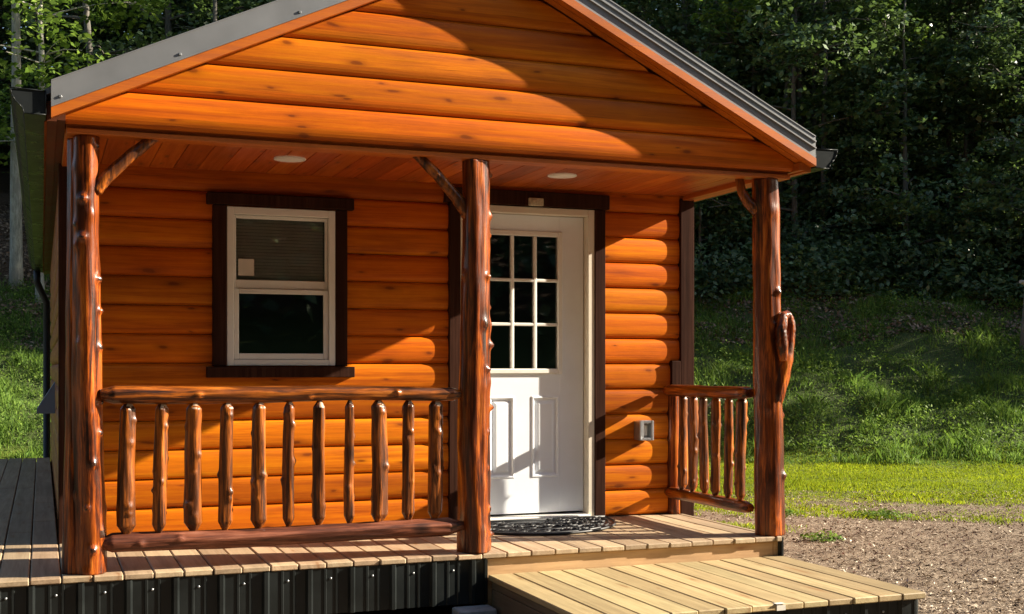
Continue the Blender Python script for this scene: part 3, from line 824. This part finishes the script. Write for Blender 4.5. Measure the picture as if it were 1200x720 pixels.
# ---------------------------------------------------------------- deck
DECK = empty('porch_deck', (1.2, .6, GZ))
tag(DECK, 'pine board porch deck round the cabin with black ribbed metal skirting', 'deck')
mb = MB(); rn = random.Random(4)
x = -1.65
bp = .147
k = 0
while x < 3.97:
    x1 = min(x+bp-.006, 3.975)
    x0 = x
    if x1-x0 > .02:
        if x1 < XL-.01 or x0 < XL-.19:              # side deck: long boards with butt joints
            if x0 >= XL-.19-.15 and x1 > XL-.03: x1 = XL-.03
            ys = [-.0]; y = rn.uniform(1.2, 2.6)
            while y < 8.4: ys.append(y); y += rn.choice((1.22, 1.83, 2.44))
            ys.append(8.62)
            for a, b in zip(ys[:-1], ys[1:]): mb.box(x0, x1, a+.001+(rn.uniform(-.006, .004) if a == 0 else 0), b-.002, -.030+rn.uniform(-.0012, .0012), rn.uniform(-.0015, .0015), b=.005)
        else:
            mb.box(x0, x1, rn.uniform(-.006, .004), D+.05, -.030, rn.uniform(-.0015, .0015), b=.005)
    x += bp; k += 1
mb.build('decking', M['pine'], DECK)
mb = MB(); mb.box(2.05, 3.93, .028, .066, -.30, -.0325, b=.004); mb.box(3.932, 3.968, .03, D+.3, -.28, -.0325, b=.004); mb.build('rim_board', M['pinex'], DECK)
mb = MB(); mb.box(-1.62, 2.04, .06, .10, -.27, -.0325); mb.box(-1.62, -1.58, .1, 8.6, -.27, -.0325); mb.box(XL-.02, 3.9, D+.0, D+.04, -.3, -.032)
for j in range(12): mb.box(-1.57, XL-.02, .7+j*.7, .74+j*.7, -.24, -.0325)
mb.build('joist', M['oldx'], DECK)
def skirt(mb, p0, p1, z0, z1, out, seedx=0.0, pitch=.229):
    """ribbed sheet from p0 to p1 (xy), out = outward unit vector"""
    p0 = Vector((*p0, 0)); p1 = Vector((*p1, 0)); L = (p1-p0).length; d = (p1-p0)/L; o = Vector((*out, 0))
    prof = []
    s = -seedx
    while s < L:
        for (a, h) in ((0, 0), (.012, .019), (.030, .019), (.042, 0), (.098, 0), (.102, .004), (.112, .004), (.116, 0), (.160, 0), (.164, .004), (.174, .004), (.178, 0)):
            q = s+a
            if 0 <= q <= L: prof.append((q, h))
        s += pitch
    prof = [(0, 0)] + [p for p in prof if p[0] > 1e-4] + ([(L, 0)] if prof[-1][0] < L-1e-4 else [])
    n = len(prof); vs = []
    for zz in (z0, z1):
        for (q, h) in prof: vs.append(p0+d*q+o*(h+.002)+Vector((0, 0, zz)))
    mb.add(vs, [(i, i+1, i+1+n, i+n) for i in range(n-1)], 0)
    b0 = [v-o*(.001) for v in vs]
    s = -seedx
    while s < L:
        q = s+.137+.0
        for off in (0,):
            if .02 < q < L-.02:
                c = p0+d*q+o*.002+Vector((0, 0, z1-.055)); mb.tube([c, c+o*.004, c+o*.0042, c+o*.009], [.0065, .0065, .004, .003], 8, 1)
        s += pitch
mb = MB()
skirt(mb, (-1.66, .012), (2.045, .012), -.275, -.031, (0, -1), .06)
skirt(mb, (2.046, .012), (2.046, .075), -.275, -.031, (1, 0), .03)
skirt(mb, (3.972, -.0), (3.972, 1.4), -.33, -.02, (1, 0), .0)
skirt(mb, (4.03, 1.40), (4.03, 10.1), -.36, -.17, (1, 0), .0)
skirt(mb, (-1.66, 8.6), (-1.66, .012), -.33, -.031, (-1, 0), .0)
mb.box(2.035, 2.052, .0, .012, -.275, -.033, 0); mb.box(3.972, 3.985, -.004, .004, -.3, -.005, 0)
mb.build('skirting', [M['metal_black'], M['screw']], DECK, recalc=False)

PLAT = empty('entry_platform', (3.0, -.65, GZ))
tag(PLAT, 'low pine entry platform of lengthwise boards below the front door', 'platform')
mb = MB(); ZP = -.122
bp = .1485
for k in range(13):
    x0 = 2.062+k*bp
    mb.box(x0, x0+bp-.0055, -1.298+rn.uniform(-.006, .006), .022, ZP-.032, ZP+rn.uniform(-.0015, .0015), b=.005)
mb.build('decking', M['pinefresh'], PLAT)
mb = MB(); mb.box(2.082, 2.12, -1.255, .02, -.20, ZP-.0335, b=.003); mb.box(2.082, 2.12, -1.255, .02, GZ-.02, -.203, b=.003)
mb.box(3.92, 3.958, -1.255, .02, GZ-.02, ZP-.0335); mb.box(2.12, 3.92, -1.255, -1.215, GZ-.02, ZP-.0335); mb.build('side_board', M['oldx'], PLAT)
mb = MB(); skirt(mb, (2.10, -1.258), (3.962, -1.258), GZ-.02, ZP-.034, (0, -1), .09); skirt(mb, (3.962, -1.258), (3.962, .02), GZ-.02, ZP-.034, (1, 0), .0)
mb.build('skirting', [M['metal_black'], M['screw']], PLAT, recalc=False)
mb = MB(); mb.box(3.085, 3.135, -1.3065, -1.3045, ZP-.030, ZP-.004); mb.box(3.085, 3.135, -1.3045, -1.27, ZP+.0016, ZP+.0028); mb.build('paper_tag', M['paper'], PLAT)

# concrete pad beside the platform
mb = MB(); mb.box(1.84, 2.058, -.14, .0, GZ-.05, -.284, b=.008); o = mb.build('concrete_block', M['concrete'])
tag(o, 'grey concrete block on the ground against the skirting by the platform', 'concrete block')

# ---------------------------------------------------------------- door mat (half round rubber)
mb = MB()
cx, cy = 2.74, D-.085
RX, RY = .60, .66
def arc(rx, ry, a0, a1, n): return [(cx+rx*math.cos(a0+(a1-a0)*i/n), cy-ry*math.sin(a0+(a1-a0)*i/n)) for i in range(n+1)]
base_poly = arc(RX, RY, 0, PI, 40)
mb.prism(base_poly[::-1], 2, .003, .010)
def band(rx, ry, r, z, n=60):
    mb.tube([(x, y, z) for x, y in arc(rx, ry, 0.02, PI-.02, n)], [r]*(n+1), 6)
for q in (1.0, .93, .70): band(RX*q, RY*q, .008, .011)
mb.tube([(cx-RX, cy, .012), (cx+RX, cy, .012)], [.011, .011], 6)
rn = random.Random(2)
for i in range(21):                                  # scrolls
    a = (i+.5)/21*PI
    for q in (.815, .56, .38):
        if q < .6 and i % 2: continue
        ccx, ccy = cx+RX*q*math.cos(a), cy-RY*q*math.sin(a)
        r0 = .052 if q > .6 else .075
        P = []
        for k in range(26):
            s = k/25; rr_ = r0*(1-.75*s); b = a*2+s*9.5*(1 if i % 2 else -1)
            P.append((ccx+rr_*math.cos(b), ccy+rr_*math.sin(b), .0125+.003*rn.random()))
        mb.tube(P, [.0065]*len(P), 5)
mat_o = mb.build('doormat', M['rubber']); tag(mat_o, 'black half round rubber doormat with scroll relief at the white door', 'doormat')

# ------------------------------------------------------------------ vegetation
def leaf_cloud(C, N, sizes, rng, aspect=.62, tilt=.5):
    """C (n,3) centres, N (n,3) rough normals -> diamond leaves folded on the midrib: 2 tris as a 4-vert kite"""
    n = len(C)
    N = N + rng.normal(0, tilt, (n, 3)); N /= np.linalg.norm(N, axis=1)[:, None]
    a = rng.normal(0, 1, (n, 3)); U = a - N*(a*N).sum(1)[:, None]; U /= np.linalg.norm(U, axis=1)[:, None]
    W = np.cross(N, U)
    s = sizes[:, None]
    fold = rng.uniform(.0, .22, (n, 1))
    V = np.stack([C - U*s*.5, C + W*s*aspect*.5 + N*s*fold - U*s*.05, C + U*s*.5, C - W*s*aspect*.5 + N*s*fold - U*s*.05], 1).reshape(-1, 3)
    i = np.arange(n)[:, None]*4
    F = np.concatenate([i+np.array([[0, 1, 2, 3]])], 1)
    return V, F

def tree_proto(seed, h, r, crown_lo, n_spray, leaves, leaf, trunk_r, kind='round', lean=0.0, bark_m='bark', leaf_m='leaf', limb_n=9):
    rng = np.random.default_rng(seed); rn = random.Random(seed)
    mb = MB()
    P = []; R = []
    nseg = 14
    for i in range(nseg+1):
        s = i/nseg
        P.append(Vector((lean*s*h*.12+.12*noise.noise(Vector((seed, s*3, 0)))*s*2, .12*noise.noise(Vector((seed+9, s*3, 4)))*s*2, -.4+s*(h*.93+.4))))
        R.append(trunk_r*(1.25 if i == 0 else 1)*(1-.85*s)+.008)
    mb.tube(P, R, 9, 0)
    C = []; N = []
    tips = []
    for k in range(limb_n):
        s = crown_lo/h + (1-crown_lo/h)*(k+.5*rn.random())/limb_n*.92
        p = P[0].lerp(P[-1], s)
        j = min(nseg, int(s*nseg)); p = P[j]
        a = rn.uniform(0, 2*PI)
        ln = r*(1.0-.55*max(0, (s-.45))/.55)*rn.uniform(.7, 1.1)
        rise = rn.uniform(.05, .5)
        q = []
        for m in range(6):
            t = m/5; q.append(p + Vector((math.cos(a+.25*t)*ln*t, math.sin(a+.25*t)*ln*t, ln*rise*t - .18*ln*t*t)))
        mb.tube(q, [max(.006, R[j]*.5*(1-.85*m/5)) for m in range(6)], 6, 0, cap=False)
        tips.append(q)
        for b in range(3):
            m = rn.choice((2, 3, 4)); a2 = a+rn.choice((-1, 1))*rn.uniform(.5, 1.1); l2 = ln*.45
            qq = [q[m] + Vector((math.cos(a2)*l2*t, math.sin(a2)*l2*t, l2*rn.uniform(0, .3)*t)) for t in (0, .5, 1)]
            mb.tube(qq, [.018, .012, .005], 5, 0, cap=False); tips.append(qq)
    for k in range(n_spray):
        q = rn.choice(tips); t = rn.uniform(.25, 1.0)*(len(q)-1); j = min(int(t), len(q)-2); c = q[j].lerp(q[j+1], t-j)
        c = c + Vector((rn.gauss(0, .30), rn.gauss(0, .30), rn.gauss(0, .30)))*r*.42
        if c.z < crown_lo*.7: c.z = crown_lo*.7+abs(c.z-crown_lo*.7)*.4
        rad = rn.uniform(.28, .62)*(.6+.16*r)
        m = max(6, int(leaves*rn.uniform(.6, 1.4)))
        ang = rng.uniform(0, 2*PI, m); rr = rad*np.sqrt(rng.uniform(0, 1, m))
        tx, ty = rng.normal(0, .25, 2)
        dx = rr*np.cos(ang); dy = rr*np.sin(ang)
        dz = dx*tx+dy*ty+rng.normal(0, .05, m)-rr*rr*.25
        C.append(np.stack([c.x+dx, c.y+dy, c.z+dz], 1)); N.append(np.tile([-tx, -ty, 1.0], (m, 1)))
    C = np.concatenate(C); N = np.concatenate(N)
    V, F = leaf_cloud(C, N, rng.uniform(.6, 1.25, len(C))*leaf, rng)
    crown = np_mesh('crown', V, F, M[leaf_m])
    tm = mb.build('trunk', M[bark_m]); trunk = tm.data; bpy.data.objects.remove(tm)
    return trunk, crown
def put_tree(proto, x, y, rz, sc, label, group=None, name='broadleaf_tree', dz=0, cat='tree'):
    e = empty(name, (x, y, float(H(x, y))+dz)); e.rotation_euler = (0, 0, rz); e.scale = (sc, sc, sc)
    tag(e, label, cat, group)
    link('trunk', proto[0], e); link('crown', proto[1], e)
    return e

low = [tree_proto(21+i, 6.6+.4*i, 2.3, .9, 300, 30, .145, .07, leaf_m='leaf', limb_n=13) for i in range(3)]
tall = [tree_proto(41+i, 13+1.0*i, 3.3, 2.6, 380, 30, .165, .15, leaf_m='leaf', limb_n=15) for i in range(3)]
lit = tree_proto(61, 9.5, 2.6, 2.8, 190, 26, .15, .085, leaf_m='leaf2', limb_n=11, bark_m='barkpale')
GT = 'trees in the shaded woods on the hillside'
rn = random.Random(12)
def along(px, depth):            # a point of the ground seen in direction px (photo pixels), at a depth
    xr = (px-600)/1436.3
    return (-.2745+depth*(math.sin(AZ)+xr*math.cos(AZ)), -6.4421+depth*(math.cos(AZ)-xr*math.sin(AZ)))
# front row of small trees
sp_low = []
for dd in (8.7, 10.6):
    xx = 6.6
    while xx < 23:
        y = float(foot(xx)) + dd + rn.uniform(-.8, .8); (sp_low.append((xx, y)) if xx > 9.2 else None); xx += rn.uniform(1.6, 2.2)
for i, (x, y) in enumerate(sp_low):
    put_tree(low[i % 3], x, y, rn.uniform(0, 6.28), rn.uniform(.8, 1.05) if x > 12.4 else .5, 'small dark leafy tree out of view to the right, placed to shade the bank', GT)
sp_tall = []
xx = -6.0
row = 0
for row, dd in enumerate((13.0, 16.5, 20.0, 24.0)):
    xx = -7.0+row*.8
    while xx < 28:
        y = float(foot(xx)) + dd + rn.uniform(-1.3, 1.3)
        sp_tall.append((xx, y)); xx += rn.uniform(2.5, 3.3)
for i, (x, y) in enumerate(sp_tall):
    if x < 3 and y < 26: continue
    put_tree(tall[i % 3], x, y, rn.uniform(0, 6.28), rn.uniform(.85, 1.12)*(.7 if 7 < x < 16 and y-float(foot(x)) < 15 else 1), 'tall dark leafy tree out of view, added to shade the woods and the front yard', GT)
# the pale trunks at the upper left, lit by the sun
x, y = along(19, 25); put_tree(tree_proto(71, 13, 2.4, 6.5, 80, 24, .15, .125, leaf_m='leaf2', limb_n=9, bark_m='barkpale'), x, y, .4, 1, 'pale barked tree with the thicker trunk behind the left gutter', None, 'pale_tree')
x, y = along(47, 24); put_tree(lit, x, y, 2.1, 1, 'slender pale barked tree with sunlit leaves above the left eave', None, 'pale_tree')

poles = [tree_proto(81+i, 11.5+i, 2.0, 5.2, 90, 24, .15, .065+.012*i, lean=(.0, .7, -.4)[i], limb_n=8) for i in range(3)]
for i, (pp, dp_) in enumerate(((838, 27.5), (906, 26.5), (944, 27), (1112, 26.5), (1182, 25.5), (120, 27), (250, 27))):
    x, y = along(pp, dp_)
    put_tree(poles[i % 3], x, y, rn.uniform(-.4, .4), rn.uniform(.9, 1.1), 'slender tree with a long bare grey trunk among the leafy woods', 'bare trunked trees in the woods')

x, y = along(965, 25.6); put_tree(tree_proto(91, 9.4, 2.1, 4.6, 150, 26, .15, .06, leaf_m='leaf2', limb_n=8), x, y, .3, 1, 'slim tree with sunlit yellow green leaves high above the right porch post')
x, y = along(830, 27.5); put_tree(tree_proto(92, 9.4, 2.0, 4.8, 110, 26, .15, .06, leaf_m='leaf2', limb_n=8), x, y, 1.3, 1, 'slim tree with sunlit leaves showing just over the right roof slope')

# unseen trees placed on the right slope, towards the sun, to shade the bank
shade = [(24.0, 6.1, .95), (25.2, 8.3, 1.0), (24.4, 9.9, 1.0), (24.8, 11.4, 1.0), (27, 12.2, 1.05), (24.2, 13.0, 1.1)]
for i, (x, y, s_) in enumerate(shade):
    put_tree(low[i % 3], x, y, rn.uniform(0, 6.28), s_, 'small dark leafy tree out of view to the right, placed to shade the bank', GT)
for i, (x, y, s_) in enumerate([(25, 15.4, .68), (25.5, 18, .72), (26, -13, 1.1), (29, -11, 1.1), (23, -16, 1.1), (31, -15, 1.1), (20, -19, 1.1), (27, -20, 1.2)]):  # unseen tall trees added to shade the upper woods and the front yard
    put_tree(tall[i % 3], x, y, rn.uniform(0, 6.28), s_, 'tall dark leafy tree out of view, added to shade the woods and the front yard', GT)

# undergrowth along the edge of the woods: one mass of leaves
rng = np.random.default_rng(5)
n = 6500
bxs = rng.uniform(8.8, 24, n); dd = rng.uniform(6.5, 18, n); bys = foot(bxs)+dd
C = []; N = []
for x_, y_ in zip(bxs, bys):
    m = 26; rad = rng.uniform(.2, .5)
    th = rng.uniform(0, 2*PI, m); rr_ = rad*np.sqrt(rng.uniform(0, 1, m)); hgt = rng.uniform(.1, 1.3 + .8*float(np.clip((y_-foot(x_)-9)/4, 0, 1)))*rng.uniform(.3, 1)
    C.append(np.stack([x_+rr_*np.cos(th), y_+rr_*np.sin(th), np.full(m, float(H(x_, y_))+hgt)+rng.normal(0, .10, m)], 1)); N.append(np.tile([0, -.3, 1.0], (m, 1)))
C = np.concatenate(C); N = np.concatenate(N)
V, F = leaf_cloud(C, N, rng.uniform(.07, .16, len(C)), rng)
o = link('undergrowth', np_mesh('undergrowth', V, F, M['leaf'])); tag(o, 'dark leafy undergrowth along the edge of the woods', 'undergrowth', None, 'stuff')

# woods behind the viewpoint, a far mass that the panes mirror
n = 110000
wx = rng.uniform(-30, 42, n); wy = rng.uniform(-40, -16, n)
wx2 = rng.uniform(-45, -21, n//2); wy2 = rng.uniform(-40, 6, n//2)  # unseen woods to the left, added to block sky light
wx = np.concatenate([wx, wx2]); wy = np.concatenate([wy, wy2])
C = np.stack([wx, wy, H(wx, wy) + (9+3*np.sin(wx*.6)*np.cos(wy*.5))*rng.uniform(0.02, 1, len(wx))], 1)
V, F = leaf_cloud(C, np.tile([0, .6, 1.0], (len(C), 1)), rng.uniform(.22, .55, len(C)), rng)
o = link('woods', np_mesh('woods', V, F, M['leaf'])); tag(o, 'dense green woods behind the viewpoint, extended unseen on the left to block sky light', 'woods', None, 'stuff')
n = 100000
wx = rng.uniform(-14, 40, n); wd = rng.uniform(20, 34, n); wy = foot(wx)+wd/.9
C = np.stack([wx, wy, H(wx, wy)+rng.uniform(.1, 14, n)*(.75+.25*np.sin(wx*.9)*np.cos(wy*.7))], 1)
V, F = leaf_cloud(C, np.tile([0, -.4, 1.0], (n, 1)), rng.uniform(.25, .5, n), rng)
o = link('woods', np_mesh('woods', V, F, M['leaf'])); tag(o, 'dark dense woods high on the slope behind the trees', 'woods', None, 'stuff')

# grass
def blades(P, hgt, wid, rng, lean=.5):
    n = len(P); a = rng.uniform(0, 2*PI, n); b = rng.uniform(0, 2*PI, n)
    l = rng.uniform(.05, lean, n)*hgt
    dx = np.cos(a)*wid; dy = np.sin(a)*wid
    B0 = P + np.stack([dx, dy, np.zeros(n)-.01], 1); B1 = P - np.stack([dx, dy, np.zeros(n)+.01], 1)
    md = P + np.stack([np.cos(b)*l*.35, np.sin(b)*l*.35, hgt*.6], 1); T = P + np.stack([np.cos(b)*l, np.sin(b)*l, hgt], 1)
    wm = np.stack([dx, dy, np.zeros(n)], 1)*.6
    V = np.stack([B0, B1, md-wm, T, md+wm], 1).reshape(-1, 5, 3).reshape(-1, 3)
    i = np.arange(n)[:, None]*5
    return V, np.concatenate([i, i+1, i+2, i+3, i+4], 1)
def vnoise(x, y, s, seed):
    o = seed*17.3
    return np.array([noise.noise(Vector((a*s+o, b*s-o, seed))) for a, b in zip(x, y)])
def in_cabin(x, y): return (x > -1.75) & (x < 4.1) & (y > -.1) & (y < 10.4)
# lawn strip (mown, sunlit)
n = 210000
px = rng.uniform(-60, 1290, n); dp = rng.uniform(9.5, 17.5, n)
xr = (px-600)/1436.3
gxx = -.2745+dp*(math.sin(AZ)+xr*math.cos(AZ)); gyy = -6.4421+dp*(math.cos(AZ)-xr*math.sin(AZ))
f = dp + 2.6*vnoise(gxx, gyy, .55, 3) + 3.4*vnoise(gxx*.7+gyy*.2, (gyy+.383*gxx)*1.9, 1.0, 8) + 1.6*vnoise(gxx, gyy, 4.0, 9)
keep = ((f-10.6)/3.0 > rng.uniform(0.02, 1, n)) & ~in_cabin(gxx, gyy) & (bankd(gxx, gyy) < .6)
gxx, gyy = gxx[keep], gyy[keep]
P = np.stack([gxx, gyy, H(gxx, gyy)], 1)
hh = rng.uniform(.010, .036, len(P))*(1+.8*np.clip(vnoise(gxx, gyy, 1.1, 5), -.5, 1))
V, F = blades(P, hh, rng.uniform(.003, .006, len(P)), rng, 1.3)
o = link('grass', np_mesh('grass', V, F, M['grassb'])); tag(o, 'short sunlit yellow green grass strip before the bank', 'grass', None, 'stuff')
# bank grass: taller tufts
n = 260000
gxx = rng.uniform(-4.5, 22, n); gd = rng.uniform(-.3, 8.5, n); gyy = foot(gxx)+gd/.9
dens = 1.4 - gd/7.2 + .9*vnoise(gxx, gyy, .55, 11) + .4*vnoise(gxx, gyy, 2.2, 2)
keep = (dens > rng.uniform(.1, .95, n)) & ~in_cabin(gxx, gyy)
gxx, gyy = gxx[keep], gyy[keep]
P = np.stack([gxx, gyy, H(gxx, gyy)], 1)
tuft = np.clip(.75+2.6*vnoise(gxx, gyy, 1.5, 6)+1.2*vnoise(gxx, gyy, 4.0, 16), .3, 2.8)
hh = rng.uniform(.05, .15, len(P))*tuft
V, F = blades(P, hh, rng.uniform(.004, .008, len(P)), rng, 1.2)
o = link('grass', np_mesh('grass', V, F, M['grassh'])); tag(o, 'long dark green grass and weeds covering the bank', 'grass', None, 'stuff')
# broad weeds among the bank grass
n = 4200
gxx = rng.uniform(-4, 21, n); gd = rng.uniform(.2, 8.0, n); gyy = foot(gxx)+gd/.9
keep = (vnoise(gxx, gyy, .8, 21) > rng.uniform(-.45, .25, n)) & (gd < 7) & ~in_cabin(gxx, gyy); gxx, gyy = gxx[keep], gyy[keep]
C = []; N = []
for x_, y_ in zip(gxx, gyy):
    m = int(rng.integers(25, 60)); rad = rng.uniform(.12, .34); hh_ = rng.uniform(.08, .34)*(1+1.0*(rng.uniform() < .18))
    th = rng.uniform(0, 2*PI, m); rr_ = rad*np.sqrt(rng.uniform(0, 1, m))
    C.append(np.stack([x_+rr_*np.cos(th), y_+rr_*np.sin(th), float(H(x_, y_))+hh_*rng.uniform(.1, 1, m)*(1-.5*(rr_/rad)**2)], 1)); N.append(np.tile([0, -.3, .8], (m, 1)))
C = np.concatenate(C); N = np.concatenate(N)
V, F = leaf_cloud(C, N, rng.uniform(.022, .07, len(C)), rng, .5, .6)
o = link('weeds', np_mesh('weeds', V, F, M['leaf2'])); tag(o, 'broad leaved weeds among the grass of the bank', 'weeds', None, 'stuff')
# dry leaves on the upper bank
n = 70000
gxx = rng.uniform(-6, 22, n); gd = 4.2+11*rng.uniform(0, 1, n)**1.2; gyy = foot(gxx)+gd/.9
C = np.stack([gxx, gyy, H(gxx, gyy)+rng.uniform(.005, .04, n)], 1)
V, F = leaf_cloud(C, np.tile([0, -.4, 1.0], (n, 1)), rng.uniform(.05, .12, n), rng)
o = link('leaf_litter', np_mesh('leaf_litter', V, F, M['litter'])); tag(o, 'brown leaf litter lying on the upper slope', 'leaf litter', None, 'stuff')
# straw, chips and stones on the bare yard
n = 48000
px = rng.uniform(760, 1290, n); dp = 5.5+8.0*rng.uniform(0, 1, n)**1.2
xr = (px-600)/1436.3
gxx = -.2745+dp*(math.sin(AZ)+xr*math.cos(AZ)); gyy = -6.4421+dp*(math.cos(AZ)-xr*math.sin(AZ))
keep = ~((gxx > 2.0) & (gxx < 4.0) & (gyy < .1)) & ~in_cabin(gxx, gyy); gxx, gyy = gxx[keep], gyy[keep]
C = np.stack([gxx, gyy, H(gxx, gyy)+rng.uniform(.002, .012, len(gxx))], 1)
V, F = leaf_cloud(C, np.tile([0, 0, 1.0], (len(C), 1)), rng.uniform(.008, .03, len(C))*rng.choice([1, 1, 1, 2.0], len(C)), rng, .28, .35)
o = link('gravel', np_mesh('gravel', V, F, M['chips'])); tag(o, 'straw, chips and small stones strewn over the bare yard', 'gravel', None, 'stuff')

# small weed plants on the bare ground
def weed(px_, dp_, r, n, label):
    x, y = along(px_, dp_); z = float(H(x, y))
    th = rng.uniform(0, 2*PI, n); rr_ = r*np.sqrt(rng.uniform(0, 1, n))
    C = np.stack([rr_*np.cos(th), rr_*np.sin(th), rng.uniform(.01, .09, n)*(1-rr_/r*.7)], 1)
    V, F = leaf_cloud(C, np.stack([C[:, 0]*3, C[:, 1]*3, np.ones(n)], 1), rng.uniform(.025, .06, n), rng, .5, .4)
    a = np.arctan2(C[:, 1], C[:, 0]); wv = np.stack([-np.sin(a), np.cos(a), 0*a], 1)*.003
    S = np.stack([np.tile([0, 0, -.01], (n, 1))-wv, np.tile([0, 0, -.01], (n, 1))+wv, C+wv, C-wv], 1).reshape(-1, 3)
    F = np.concatenate([F, F+len(V)]); V = np.concatenate([V, S])
    o = link('weed_plant', np_mesh('weed_plant', V, F, M['leaf2']), None, (x, y, z)); tag(o, label, 'weed')
weed(962, 9.75, .17, 90, 'low green weed on bare soil just right of the right porch post')
weed(1035, 11.2, .28, 160, 'wide clump of green weeds where bare soil meets the grass')
weed(915, 11.4, .22, 90, 'small green weed at the grass edge behind the right porch post')

# dead branch on the bank and the broken stump at the right
x, y = along(846, 18.7); z = float(H(x, y))+.1
mb = MB(); mb.tube([(-.55, 0, -.05), (-.25, 0, .20), (.05, .02, .30), (.30, .05, .42), (.42, .05, .44)], [.05, .06, .055, .06, .045], 8, 0, lambda i, a, p: 1+.3*noise.noise(p*5+Vector((a, 0, 0))))
mb.tube([(.05, .02, .30), (.12, .03, .18), (.28, .02, .10)], [.04, .03, .015], 7)
mb.tube([(-.25, 0, .2), (-.1, .0, .34), (.1, 0, .40)], [.035, .03, .012], 7)
o = mb.build('fallen_branch', M['deadwood'], None, (x, y, z)); o.scale = (.45, .45, .45); tag(o, 'bleached dead branch lying on the bank behind the right railing', 'branch')
x, y = along(1208, 20.5); z = float(H(x, y))
mb = MB(); mb.tube([(.0, 0, -.3), (.0, 0, .3), (.03, 0, .75), (.05, 0, .98)], [.20, .17, .15, .13], 10, 0, lambda i, a, p: 1+.25*noise.noise(p*4+Vector((math.cos(a), math.sin(a), 0))))
st = mb.build('tree_stump', M['bark'], None, (x, y, z)); tag(st, 'broken grey stump with a split slab leaning on it at the bank', 'stump')
mb = MB(); mb.tube([(x-.32, y-.1, z+1.12), (x-.1, y-.08, z+1.07), (x+.2, y, z+.95), (x+.6, y, z+.78)], [.03, .06, .075, .08], 8, 0, lambda i, a, p: 1+.25*noise.noise(p*5))
mb.build('split_slab', M['deadwood'], st)
